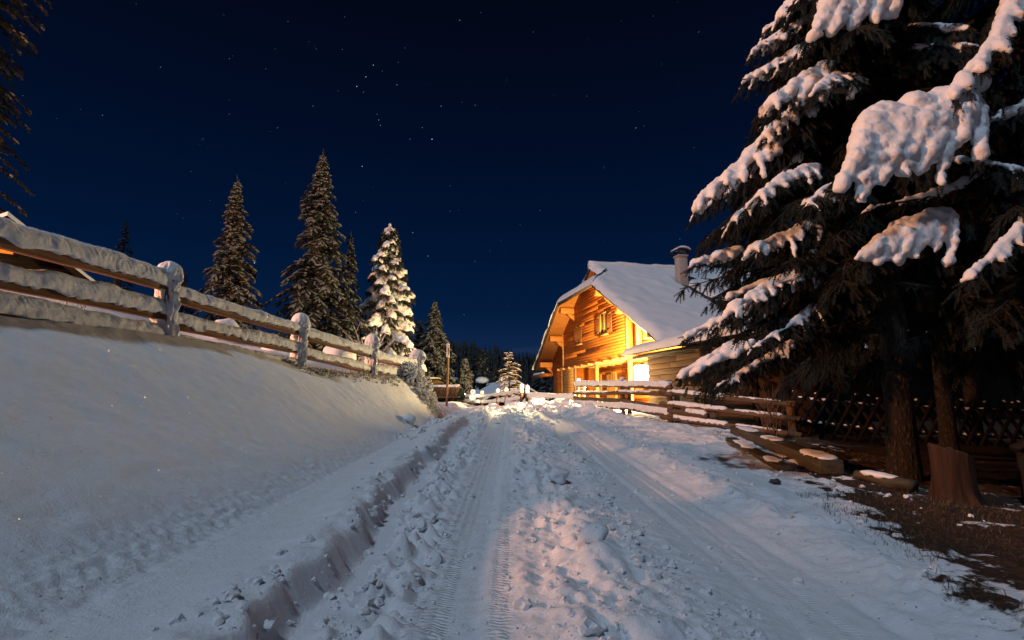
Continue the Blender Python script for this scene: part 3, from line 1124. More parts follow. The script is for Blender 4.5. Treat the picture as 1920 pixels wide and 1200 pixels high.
def build_shed():
    S = thing('log_shed', 'low brown log shed with a snowy corrugated roof in front of the farmhouse', 'shed', (HX, HY, 0), HROT)
    x0 = -0.37
    mb = MB().box((x0 + 0.10, -5.5, -0.3), (x0 + 0.24, 0.38, 2.66))
    w = mb.build('front_wall', M['shed_wood'], S)
    z = -0.2
    while z < 2.6:
        cuts = [-5.5] + sorted(rng.uniform(-4.5, -0.5, 1).tolist()) + [0.39]
        for a, b in zip(cuts[:-1], cuts[1:]):
            q = float(rng.uniform(-0.012, 0.012))
            MB().box((x0 + q, a + 0.004, z + 0.007), (x0 + 0.10, b - 0.004, min(z + 0.21, 2.62) - 0.007)).build('log', M['shed_wood'], w, bevel=0.012)
        z += 0.21
    MB().box((x0 + 0.24, 0.22, -0.3), (3.4, 0.38, 2.7)).build('end_wall', M['shed_wood'], S)
    MB().box((x0 + 0.24, -5.5, -0.3), (3.4, -5.34, 2.7)).build('end_wall', M['shed_wood'], S)
    MB().box((x0 - 0.07, -3.3, -0.3), (x0 - 0.014, -3.15, 2.62)).build('wall_post', M['post'], S)
    # corrugated sheet
    gs = np.arange(-6.0, 1.15, 0.0325)
    gm = np.array([-0.95, 0.5, 2.0, 3.4])
    A, B = np.meshgrid(gm, gs, indexing='ij')
    Z = 2.72 + 0.19 * (A + 0.95) + 0.032 * np.cos(B * 2 * math.pi / 0.195)
    v = np.concatenate([np.stack([A, B, Z], -1).reshape(-1, 3), np.stack([A, B, Z + 0.012], -1).reshape(-1, 3)])
    ns = len(gs)
    i = (np.arange(len(gm) - 1)[:, None] * ns + np.arange(ns - 1)[None, :]).reshape(-1)
    k = len(gm) * ns
    f = np.concatenate([np.stack([i, i + 1, i + ns + 1, i + ns], 1), np.stack([i + k, i + ns + k, i + ns + 1 + k, i + 1 + k], 1)])
    j = np.arange(ns - 1)
    f = np.concatenate([f, np.stack([j, j + k, j + 1 + k, j + 1], 1)])
    mesh_np('corrugated_sheet', v, f, M['roof'], S, True)
    MB().box((-0.75, -5.8, 2.56), (-0.62, 0.9, 2.675)).build('eave_batten', M['dark_wood'], S)
    # snow blanket with a rounded lip
    gs = np.linspace(-6.1, 1.25, 120)
    gp = np.linspace(0, 1, 26)
    B, P = np.meshgrid(gs, gp, indexing='ij')
    A = -1.03 + 4.4 * P ** 2.0
    end = np.clip((1.25 - B) / 0.35, 0, 1)
    lip = np.sqrt(np.clip(1 - (1 - np.clip(P / 0.30, 0, 1)) ** 2, 0, 1)) * np.sqrt(np.clip(1 - (1 - end) ** 2, 0, 1))
    Z = 2.74 + 0.19 * (A + 0.95) + lip * (0.30 + 0.05 * vn2(B * 1.7, A * 2, 60) + 0.03 * vn2(B * 4, A * 4, 61))
    A = A + 0.03 * vn2(B * 2.2, P * 3, 62) * (P < 0.2)
    v = np.stack([A, B, Z], -1).reshape(-1, 3)
    n2 = len(gp)
    i = (np.arange(len(gs) - 1)[:, None] * n2 + np.arange(n2 - 1)[None, :]).reshape(-1)
    mesh_np('roof_snow', v, np.stack([i, i + 1, i + n2 + 1, i + n2], 1), M['snow'], S, True)
    return S


build_shed()


def build_house_lamp():
    p = hw(-0.20, 1.25, 2.12)
    L = thing('wall_lamp', 'blazing yellow lamp on a bracket between the log shed and the farmhouse porch', 'lamp', p, HROT)
    MB().box((-0.02, -0.85, 0.30), (0.02, 0.02, 0.34)).build('bracket', M['metal'], L)
    MB().box((-0.05, -0.865, 0.2), (0.05, -0.85, 0.45)).build('wall_plate', M['metal'], L)
    MB().box((-0.22, -0.22, -0.42), (0.22, 0.22, 0.23)).build('lamp_glass', M['lamp_glow'], L, bevel=0.05)
    M['lamp_glow'].cycles.emission_sampling = 'NONE'
    a = np.linspace(0, 2 * math.pi, 13)[:-1]
    mb = MB()
    mb.add([(0.20 * math.cos(t), 0.20 * math.sin(t), 0.24) for t in a] + [(0.06 * math.cos(t), 0.06 * math.sin(t), 0.31) for t in a],
           [(i, (i + 1) % 12, 12 + (i + 1) % 12, 12 + i) for i in range(12)] + [tuple(range(12, 24))])
    mb.build('shade', M['metal'], L)
    q = hw(-0.22, 1.66, 1.98)
    lamp('wall_lamp_light', q, HOUSE_LAMP_W, (1.0, 0.73, 0.345), 0.10)
    t = thing('porch_bench', 'small dark timber bench on the lit porch beside the door', 'bench', hw(1.9, 8.2, 0.40), HROT)
    MB().box((-0.2, -0.7, 0.40), (0.2, 0.7, 0.46)).build('seat', M['dark_wood'], t)
    for s in (-0.55, 0.55):
        MB().box((-0.18, s - 0.04, 0.0), (0.18, s + 0.04, 0.40)).build('leg', M['dark_wood'], t)


build_house_lamp()


# ------------------------------------------------------------------ fences
def bar(name, p, q, w, h, mat, parent, base, round_=False, sag=0.0, seed=0):
    """a rail from p to q: its own local x runs along it"""
    p, q = Vector(p), Vector(q)
    L = (q - p).length
    mb = MB()
    n = max(4, int(L / 0.25))
    t = np.linspace(0, L, n)
    if round_:
        wob = 0.012 * vn2(t * 1.1, t * 0 + seed * 3.7, 70)
        mb.tube(np.stack([t, wob, 0.012 * vn2(t * 1.3, t * 0 + seed * 5.1, 71)], 1), w * (1 + 0.10 * vn2(t * 1.7, t * 0 + seed, 72)), 10)
        o = mb.build(name, mat, parent, True)
    else:
        prof = [(-w, 0), (w, 0), (w, h * 0.75), (w * 0.6, h), (-w * 0.6, h), (-w, h * 0.75)]
        k = len(prof)
        v = []
        for x in t:
            jy, jz = 0.008 * float(vn2(x * 1.5, seed, 73)), 0.006 * float(vn2(x * 2, seed, 74))
            v += [(x, a + jy, b + jz) for a, b in prof]
        f = []
        for i in range(n - 1):
            for j in range(k):
                f.append((i * k + j, i * k + (j + 1) % k, (i + 1) * k + (j + 1) % k, (i + 1) * k + j))
        mb.add(v, f + [tuple(range(k))[::-1], tuple((n - 1) * k + j for j in range(k))])
        o = mb.build(name, mat, parent)
    o.location = p - Vector(base)
    o.rotation_mode = 'QUATERNION'
    o.rotation_quaternion = (q - p).to_track_quat('X', 'Z')
    return o, L


def rail_snow(rail, L, w, h, z0, seed, a=0.0, b=None, ripple=0.010, mat=None, front=0.05, step=0.022):
    """a tall snow cap along a rail, wind-rippled on its sides"""
    b = L if b is None else b
    n = max(12, int((b - a) / step))
    m = 34 if step < 0.02 else 18
    x = np.linspace(a, b, n)
    ph = np.linspace(-0.28, math.pi + 0.28, m)
    X, P = np.meshgrid(x, ph, indexing='ij')
    end = np.clip(np.minimum(X - a, b - X) / 0.13, 0, 1)
    k = np.sqrt(np.clip(1 - (1 - end) ** 2, 0, 1))
    c, s = np.cos(P), np.sin(P)
    y = w * np.sign(c) * np.abs(c) ** 0.75
    hh = h * (1 + 0.20 * vn2(X * 1.1, X * 0 + seed, 80) + 0.09 * vn2(X * 3.6, X * 0 + seed, 81))
    z = np.where(s >= 0, hh * np.abs(s) ** 0.62, -front * np.abs(s) / math.sin(0.28))
    side = np.abs(c)
    rp = np.sin((X * 1.0 + z * 1.3) * 105 + 6 * vn2(X * 9, z * 9 + seed, 82)) * (0.55 + 0.45 * vn2(X * 8, z * 8 + seed, 83)) * sst(0.02, 0.10, z)
    nn = fbm2(X * 9 + seed, z * 14 + y * 6, 84, 3)
    ragged = (s < 0.05) * (0.018 * vn2(X * 22, seed + X * 0, 85) + 0.022 * vn2(X * 4.5, seed + X * 0, 87))
    y = y * k * (1 + 0.06 * vn2(X * 2.2, P + seed, 86)) + np.sign(c) * side * k * (ripple * rp + 0.010 * nn)
    z = z * k + z0 + 0.008 * nn * s * k + ragged
    v = np.stack([X, y, z], -1).reshape(-1, 3)
    i = (np.arange(n - 1)[:, None] * m + np.arange(m - 1)[None, :]).reshape(-1)
    f = np.stack([i, i + m, i + m + 1, i + 1], 1)
    j = np.arange(n - 1) * m
    f = np.concatenate([f, np.stack([j, j + m - 1, j + 2 * m - 1, j + m], 1)])
    return mesh_np('snow_cap', v, f, mat or M['snow'], rail, True)


def post_snow(parent, r, h0, h1, seed, cap=0.18, loc=(0, 0, 0), lean=(0, 0), thick=1.0, mat=None):
    """snow plastered round a post, ending in a round cap"""
    m, n = 64, 110
    a = np.linspace(0, 2 * np.pi, m, endpoint=False)
    t = np.linspace(0, 1, n)
    T, A = np.meshgrid(t, a, indexing='ij')
    H = h1 - h0
    z = h0 + T * H
    top = np.clip((h1 - z) / (cap * 1.15), 0, 1)
    prof = r * (0.92 + 0.28 * sst(h1 - cap * 2.2, h1 - cap * 0.9, z)) * np.sqrt(np.clip(1 - (1 - top) ** 2, 0, 1))
    P = np.stack([np.cos(A).ravel() * 1.1, np.sin(A).ravel() * 1.1, z.ravel() * 3.2], 1) + seed * 7.1
    nb = vn3(P, 90).reshape(T.shape)
    nf = vn3(P * np.array([3.4, 3.4, 2.6]), 91).reshape(T.shape)
    nf2 = vn3(P * np.array([7.0, 7.0, 5.5]), 92).reshape(T.shape)
    rough = 1 - 0.75 * sst(h1 - cap * 1.6, h1 - cap * 0.8, z)
    rr = prof * (1 + 0.16 * nb * rough + 0.03 * nb) + thick * rough * (0.040 * nf + 0.030 * nf2)
    rr = np.maximum(rr, 0.001)
    v = np.stack([rr * np.cos(A) + lean[0] * T, rr * np.sin(A) + lean[1] * T, z], -1).reshape(-1, 3)
    i = np.arange(n - 1)[:, None] * m
    j = np.arange(m)[None, :]
    k = (j + 1) % m
    f = np.stack([i + j, i + k, i + m + k, i + m + j], -1).reshape(-1, 4)
    o = mesh_np('snow_cap', v, f, mat or M['snow'], parent, True)
    o.location = loc
    return o


def build_left_fence():
    base = Vector((fence_x(8.9), 8.9, gz(fence_x(8.9), 8.9)))
    F = thing('rail_fence', 'snow-laden timber rail fence along the top of the left snow bank', 'fence', base)
    ys = [-4.6, -1.9, 0.8, 3.5, 6.2, 8.9, 11.6, 14.3]
    tops = [2.75, 2.75, 2.75, 2.72, 2.64, 2.46, 2.44, 2.35]
    for k, (y, zt) in enumerate(zip(ys, tops)):
        x = fence_x(y)
        g = gz(x, y) - 0.25
        mb = MB()
        zz = np.linspace(0, zt - 0.12 - g, 10)
        mb.tube(np.stack([0.006 * vn2(zz * 2, zz * 0 + k, 75), 0 * zz, zz], 1), 0.085 * (1 + 0.06 * vn2(zz * 3, zz * 0 + k, 76)), 12)
        p = mb.build('post', M['post'], F, True)
        p.location = Vector((x, y, g)) - base
        post_snow(p, 0.128 if k < 7 else 0.18, 0.22, zt - g, k + 1, 0.17)
    rails = [  # bay, start z, end z (underside of the wood), snow height, width
        (-3, 2.31, 2.30, 0.20, 0.11), (-3, 2.02, 2.02, 0.18, 0.11), (-3, 1.60, 1.60, 0.22, 0.14), (-2, 2.31, 2.30, 0.20, 0.11), (-2, 2.02, 2.02, 0.18, 0.11), (-2, 1.60, 1.60, 0.22, 0.14),
        (-1, 2.31, 2.30, 0.20, 0.11), (-1, 2.02, 2.02, 0.18, 0.11), (-1, 1.60, 1.60, 0.22, 0.14),
        (0, 2.32, 2.28, 0.20, 0.105), (0, 1.97, 1.93, 0.175, 0.10), (0, 1.69, 1.64, 0.16, 0.12),
        (1, 2.17, 2.07, 0.135, 0.085), (1, 1.84, 1.77, 0.125, 0.085), (1, 1.59, 1.50, 0.12, 0.09),
        (2, 2.03, 1.91, 0.135, 0.085), (2, 1.71, 1.56, 0.12, 0.085), (2, 1.45, 1.36, 0.10, 0.08),
        (3, 1.84, 1.83, 0.17, 0.10), (3, 1.56, 1.55, 0.15, 0.10)]
    for k, (b, z0, z1, sh, w) in enumerate(rails):
        ya, yb = ys[b + 3] + 0.02, ys[b + 4] - 0.02
        o, L = bar('rail', (fence_x(ya), ya, z0), (fence_x(yb), yb, z1), 0.052, 0.088, M['rail'], F, base, seed=k)
        rail_snow(o, L, w * 0.93, sh, 0.075, k * 3.3 + 1, front=0.02, step=0.011 if b >= 0 else 0.04, ripple=0.010)
    return F


build_left_fence()


def build_right_fence():
    pts = {'A': (2.7, 22.0), 'B': (3.7, 18.0), 'C': (4.4, 15.0), 'D': (6.2, 12.0)}
    base = Vector((4.4, 15.0, gz(4.4, 15.0)))
    F = thing('pole_fence', 'rough brown round-pole fence with patchy snow in front of the log shed', 'fence', base)
    hs = {'A': (0.45, 1.80), 'B': (0.35, 1.68), 'C': (0.25, 1.44), 'D': (-0.1, 0.98)}
    for k, (nm, (x, y)) in enumerate(pts.items()):
        for q, (dx, dy) in enumerate(((0, 0), (0.26, 0.20))):
            if nm == 'D' and q:
                continue
            z0, z1 = hs[nm]
            z1 -= 0.28 * q
            zz = np.linspace(0, z1 - z0, 8)
            r = 0.075 if nm != 'D' else 0.10
            mb = MB().tube(np.stack([0.01 * vn2(zz * 2, zz * 0 + k, 77), 0 * zz, zz], 1), r, 10)
            p = mb.build('post', M['pole'] if nm != 'D' else M['post'], F, True)
            p.location = Vector((x + dx, y + dy, z0)) - base
            if nm != 'D':
                lumps('snow_cap', [(0, 0, z1 - z0 + 0.02)], [r * 1.25], M['snow'], p, 2, amp=0.15)
    rails = [('A', 'B', 1.58, 1.47, 1.0), ('A', 'B', 1.27, 1.22, 0.3), ('A', 'B', 1.07, 0.98, 0.15), ('A', 'B', 0.84, 0.72, 1.0),
             ('B', 'C', 1.46, 1.35, 1.0), ('B', 'C', 1.25, 1.17, 0.3), ('B', 'C', 1.00, 0.80, 0.1), ('B', 'C', 0.76, 0.60, 1.0),
             ('C', 'D', 1.20, 0.92, 0.6), ('C', 'D', 0.88, 0.62, 0.6), ('C', 'D', 0.53, 0.26, 0.5)]
    for k, (a, b, z0, z1, sn) in enumerate(rails):
        pa, pb = Vector((*pts[a], z0)), Vector((*pts[b], z1))
        d = (pb - pa).normalized()
        off = Vector((-0.09, -0.05, 0))
        o, L = bar('rail', pa + off - d * 0.25, pb + off + d * 0.25, 0.055 + 0.008 * (k % 3), 0.1, M['pole'], F, base, True, seed=k)
        if sn >= 1.0:
            rail_snow(o, L, 0.078, 0.15, 0.025, k * 2.7, 0.1, L - 0.12, 0.004, front=0.015)
            n = 9
            t = np.sort(rng.uniform(0.3, L - 0.3, n))
            lumps('snow_lumps', np.stack([t, rng.uniform(-0.02, 0.02, n), np.full(n, 0.14)], 1), rng.uniform(0.05, 0.10, n), M['snow'], o, 2)
        elif sn > 0.4:
            rail_snow(o, L, 0.07, 0.085, 0.03, k * 2.7, 0.25, 0.25 + (L - 0.5) * 0.55, 0.004, front=0.012)
            rail_snow(o, L, 0.05, 0.035, 0.04, k * 1.7, 0.25 + (L - 0.5) * 0.6, L - 0.4, 0.004, front=0.012)
        elif sn > 0.2:
            rail_snow(o, L, 0.06, 0.06, 0.035, k * 2.7, 0.15, L * 0.7, 0.004, front=0.01)
    # the broken short pole with a thick cap
    o, L = bar('rail', (4.32, 14.9, 0.70), (4.98, 13.8, 0.60), 0.08, 0.1, M['pole'], F, base, True, seed=31)
    rail_snow(o, L, 0.09, 0.12, 0.04, 5.5, L * 0.45, L, 0.004, front=0.012)
    MB().box((-0.25, -0.12, -0.1), (0.3, 0.2, 0.20)).build('block', M['plank'], F, bevel=0.02).location = Vector((6.3, 11.8, 0.0)) - base
    return F


build_right_fence()


def build_far_fence():
    base = Vector((-1.0, 27.0, gz(-1.0, 27.0)))
    F = thing('far_rail_fence', 'frosted low rail fence across the end of the snowy track', 'fence', base)
    P = [at(988, 745, 24.0), at(978, 745, 24.4), at(949, 745, 26.5), at(933, 745, 28.0), at(904, 745, 30.5), at(862, 745, 33.0), at(822, 745, 35.0)]
    hts = [at(988, 719, 24.0)[2], at(978, 717, 24.4)[2], at(949, 724, 26.5)[2], at(933, 726, 28.0)[2], at(904, 730, 30.5)[2], at(862, 730, 33.0)[2], at(822, 734, 35.0)[2]]
    tops = []
    for k, p in enumerate(P):
        g = gz(p[0], p[1]) - 0.2
        zt = max(hts[k] - 0.12, g + 0.9)
        h = zt - g
        mb = MB().tube([(0, 0, 0), (0, 0, h)], 0.075, 8)
        o = mb.build('post', M['pole'], F, True)
        o.location = Vector((p[0], p[1], g)) - base
        post_snow(o, 0.088, h - 0.34, h + 0.06, k + 20, 0.09, thick=0.5, mat=M['snow_far'])
        tops.append(zt)
    for k in range(1, len(P) - 1):
        a, b = P[k], P[k + 1]
        for dz in (-0.30, -0.62):
            za, zb = tops[k] + dz, tops[k + 1] + dz
            o, L = bar('rail', (a[0], a[1], za), (b[0], b[1], zb), 0.055, 0.1, M['pole'], F, base, True, seed=k + 40)
            rail_snow(o, L, 0.08, 0.13, 0.02, k * 1.9, step=0.06, ripple=0.004, mat=M['snow_far'])
    a = P[0]
    o, L = bar('rail', (a[0], a[1], 1.20), (2.62, 22.1, 1.13), 0.06, 0.1, M['pole'], F, base, True, seed=60)
    rail_snow(o, L, 0.09, 0.15, -0.03, 9.9, step=0.05, ripple=0.004, mat=M['snow_far'], front=0.06)
    a, b = P[1], P[2]
    o, L = bar('rail', (a[0], a[1], 0.72), (b[0], b[1], 0.78), 0.06, 0.1, M['pole'], F, base, True, seed=61)
    rail_snow(o, L, 0.1, 0.2, 0.0, 3.9, step=0.05, ripple=0.004, mat=M['snow_far'])


build_far_fence()


def build_lattice_fence():
    line = [(6.55, 12.7), (8.0, 11.7), (10.0, 11.0), (13.0, 10.4)]
    base = Vector((8.0, 11.7, 0.0))
    F = thing('lattice_fence', 'dark crossed-picket lattice fence in the shade under the big spruces', 'fence', base)
    seg = []
    L = 0
    for a, b in zip(line[:-1], line[1:]):
        a, b = np.array(a), np.array(b)
        l = np.linalg.norm(b - a)
        seg.append((L, L + l, a, (b - a) / l))
        L += l

    def on(s):
        for a, b, p, d in seg:
            if s <= b or b == L:
                return p + d * (s - a), d
    pick = MB().box((-0.032, -0.014, 0), (0.032, 0.014, 1.18))
    proto = {}
    s = 0.1
    k = 0
    while s < L - 0.5:
        for sg in (-1, 1):
            p, d = on(s)
            zt = float(np.interp(s, [0, 1.8, 4, L], [1.22, 1.02, 0.94, 0.85]))
            if 'm' not in proto:
                o = pick.build('picket', M['dark_wood'], F)
                proto['m'] = o.data
            else:
                o = bpy.data.objects.new('picket', proto['m'])
                link(o, F)
            ang = math.atan2(d[1], d[0])
            nrm = np.array([d[1], -d[0]]) * (0.016 * sg)
            o.location = Vector((p[0] + nrm[0] - sg * d[0] * 0.28, p[1] + nrm[1] - sg * d[1] * 0.28, zt - 1.02)) - base
            o.rotation_euler = (0, sg * R(28) , ang)
            if rng.random() < 0.45:
                e = lumps('snow_cap', [(0, 0, 1.182)], [0.026 + 0.016 * rng.random()], M['snow'], o, 1, amp=0.2, flat=0.6)
        s += 0.235
        k += 1
    for dz in (0.30, 0.82):
        for a, b, p, d in seg:
            za = float(np.interp(a, [0, 1.8, 4, L], [1.22, 1.02, 0.94, 0.85])) - 1.02 + dz
            zb = float(np.interp(b, [0, 1.8, 4, L], [1.22, 1.02, 0.94, 0.85])) - 1.02 + dz
            q = p + d * (b - a)
            n = np.array([-d[1], d[0]]) * 0.06
            o, l = bar('rail', (p[0] + n[0], p[1] + n[1], za), (q[0] + n[0], q[1] + n[1], zb), 0.035, 0.06, M['dark_wood'], F, base)
            rail_snow(o, l, 0.04, 0.03, 0.055, a, 0.1, l - 0.1, 0.003, front=0.005, step=0.05)
    for a, b, p, d in seg:
        o, l = bar('bottom_log', (p[0] - 0.1, p[1] - 0.15, 0.02), ((p + d * (b - a))[0], (p + d * (b - a))[1] - 0.15, -0.02), 0.11, 0.1, M['dark_wood'], F, base, True, seed=int(a) + 3)


build_lattice_fence()

# ------------------------------------------------------------------ sodium street lamp, off to the left behind the fence
def build_street_lamp():
    x, y = -19.0, 0.5
    g = gz(x, y)
    S = thing('street_lamp', 'orange street lamp on a timber pole behind the left fence', 'street lamp', (x, y, g))
    top = 7.0 - g
    MB().tube([(0, 0, -0.2), (0, 0, top)], [0.11, 0.085], 10).build('pole', M['post'], S, True)
    MB().tube([(0, 0, top - 0.1), (0.5, 0, top + 0.12), (0.9, 0, top + 0.1)], 0.03, 8).build('arm', M['metal'], S, True)
    MB().box((0.75, -0.13, top + 0.05), (1.25, 0.13, top + 0.13)).build('hood', M['metal'], S, bevel=0.03)
    tv, tf = ICO[1]
    mesh_np('bulb', tv * 0.05 + np.array([1.0, 0, top - 0.0]), tf, M['sodium_glow'], S, True)
    lamp('street_lamp_light', (x + 1.0, y, 6.8), STREET_LAMP_W, (1.0, 0.43, 0.20), 0.42)


build_street_lamp()


# ------------------------------------------------------------------ spruce sprays
def spray_template(teeth=6, wide=1.0, planes=2):
    """a needled twig along +x (length 1, half width about 1): jagged crossed blades"""
    vs, fs = [], []
    for pl in range(planes):
        for sg in (-1, 1):
            for k in range(teeth):
                x0 = k / teeth * 0.96
                x1 = x0 + 0.9 / teeth
                xt = x0 + 1.35 / teeth
                w = (1.0 - 0.55 * (k / teeth) ** 1.5) * wide * (0.85 if (k + pl) % 2 else 1.0)
                tri = [(x0, 0, 0), (x1, 0, 0), (min(xt, 1.12), sg * w, -0.15 * w)]
                if pl == 1:
                    tri = [(p[0], -0.15 * p[1] * 0, p[1]) for p in tri]
                b = len(vs)
                vs += tri
                fs.append((b, b + 1, b + 2))
    return np.array(vs, float), np.array(fs)


SPRAY = spray_template(6)
SPRAY_LO = spray_template(4)


def frames(d, roll=None):
    """orthonormal frames whose x axis follows d (n,3)"""
    d = d / (np.linalg.norm(d, axis=1)[:, None] + 1e-9)
    up = np.tile(np.array([0, 0, 1.0]), (len(d), 1))
    par = np.abs(d[:, 2]) > 0.97
    up[par] = (1, 0, 0)
    s = np.cross(up, d)
    s /= np.linalg.norm(s, axis=1)[:, None] + 1e-9
    n = np.cross(d, s)
    if roll is not None:
        c, q = np.cos(roll)[:, None], np.sin(roll)[:, None]
        s, n = s * c + n * q, n * c - s * q
    return d, s, n


def sprays_mesh(B, D, Ln, W, tpl, r):
    d, s, n = frames(D, r.uniform(-0.6, 0.6, len(D)))
    ms = np.stack([d * Ln[:, None], s * W[:, None], n * W[:, None]], 1)
    return place_many(tpl[0], tpl[1], ms, B)


def spruce(name, label, x, y, z0, h, r, nb, seed, snow=0.5, group=None, cat='spruce tree', lowest=0.06, droop=0.35, sp_len=0.42, sp_w=0.06, mat=None, smat=None,
           snow_size=0.8, taper=0.95, lean=0.0, per=7, gap=None):
    """a free-standing spruce: trunk, crown of drooping sprays, snow resting on it"""
    rg = np.random.default_rng(seed)
    T = thing(name, label, cat, (x, y, z0), 0, group)
    zz = np.linspace(0, h, 12)
    bend = np.stack([lean * (zz / h) ** 2 * h * 0.1, 0 * zz], 1)
    MB().tube(np.stack([bend[:, 0], bend[:, 1], zz], 1), np.linspace(0.018 * h + 0.02, 0.008, 12), 7).build('trunk', M['bark'], T, True)
    B, D, Ln, W = [], [], [], []
    SB, SD, SL = [], [], []
    stick = MB()
    for k in range(nb):
        t = (k + rg.uniform(0, 1)) / nb
        t = lowest + (0.985 - lowest) * t ** 0.92
        az = k * 2.39996 + rg.normal(0, 0.5)
        R_ = 1.12 * r * ((1 - t) ** taper) * rg.uniform(0.42, 1.22) * (1 + 0.26 * math.sin(az * 1.0 + 7 * t + seed) * math.sin(9 * t + seed)) + 0.03
        if gap and gap(t, az, rg):
            continue
        z = t * h
        rise = 0.35 * sst(0.6, 1.0, t) - 0.05
        u = np.linspace(0, 1, 8)
        ax = np.stack([np.cos(az) * R_ * u + lean * t * t * h * 0.1, np.sin(az) * R_ * u, z + R_ * (rise * u + (0.12 * np.sin(u * 3.1)) - droop * (1 - 0.5 * t) * u ** 2)], 1)
        stick.tube(ax, np.linspace(0.012 + 0.008 * R_, 0.004, 8), 4)
        npair = max(2, int(per * (0.45 + R_ / r)))
        tang = np.gradient(ax, axis=0)
        side = np.array([-np.sin(az), np.cos(az), 0])
        for j in range(npair):
            q = 0.12 + 0.88 * (j + rg.uniform(0, 1)) / npair
            i0 = min(6, int(q * 7))
            f_ = q * 7 - i0
            p = ax[i0] * (1 - f_) + ax[i0 + 1] * f_
            tg = tang[i0] / np.linalg.norm(tang[i0])
            for sg in (-1, 1):
                l = sp_len * (0.55 + 0.45 * rg.random()) * (0.28 + 0.72 * min(1, R_ / (0.5 * r))) * (1.1 - 0.4 * q)
                d = tg * 0.75 + side * sg * rg.uniform(0.5, 1.1) + np.array([0, 0, rg.uniform(-0.75, -0.05) * (1 - 0.6 * t)])
                B.append(p)
                D.append(d)
                Ln.append(l)
                W.append(sp_w * rg.uniform(0.8, 1.25))
                if rg.random() < snow:
                    SB.append(p + d / np.linalg.norm(d) * l * 0.5 + np.array([0, 0, 0.035 * snow_size]))
                    SD.append(d)
                    SL.append(l * 0.62)
                # hanging twiglet
                if rg.random() < 0.6:
                    B.append(p + d / np.linalg.norm(d) * l * 0.5)
                    D.append(np.array([d[0] * 0.5, d[1] * 0.5, -1.0]) )
                    Ln.append(l * 0.55)
                    W.append(sp_w)
        # tip
        B.append(ax[-2])
        D.append(tang[-1] + np.array([0, 0, 0.0]))
        Ln.append(sp_len * 0.55 * (0.3 + 0.7 * min(1, R_ / (0.5 * r))))
        W.append(sp_w)
        if rg.random() < snow + 0.2:
            SB.append(ax[-1] + np.array([0, 0, 0.04 * snow_size]))
            SD.append(tang[-1])
            SL.append(sp_len * 0.4 * (0.3 + 0.7 * min(1, R_ / (0.5 * r))))
    # leader
    for q in np.linspace(0.9, 0.99, 6):
        B.append(np.array([lean * q * q * h * 0.1, 0, q * h]))
        D.append(np.array([rg.normal(0, .3), rg.normal(0, .3), 1.0]))
        Ln.append(h * 0.035)
        W.append(sp_w * 0.8)
    B, D, Ln, W = map(np.array, (B, D, Ln, W))
    v, f = sprays_mesh(B, D, Ln, W, SPRAY_LO, rg)
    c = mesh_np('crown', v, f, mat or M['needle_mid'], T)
    stick.build('branches', M['bark'], T)
    if len(SB):
        tv, tf = ICO[1]
        SB, SD, SL = map(np.array, (SB, SD, SL))
        d, s, n = frames(SD)
        w = sp_w * 1.05 * snow_size * rg.uniform(0.7, 1.3, len(SB))
        ms = np.stack([d * SL[:, None], s * w[:, None], n * (w * 0.62)[:, None]], 1)
        jit = tv[None] * (1 + 0.35 * rg.standard_normal((len(SB), len(tv), 1)) * 0.6)
        v = np.einsum('nkj,njc->nkc', jit, ms) + SB[:, None, :]
        f = tf[None] + (np.arange(len(SB)) * len(tv))[:, None, None]
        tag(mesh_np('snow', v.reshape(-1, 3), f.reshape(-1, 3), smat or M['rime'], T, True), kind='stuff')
    return T


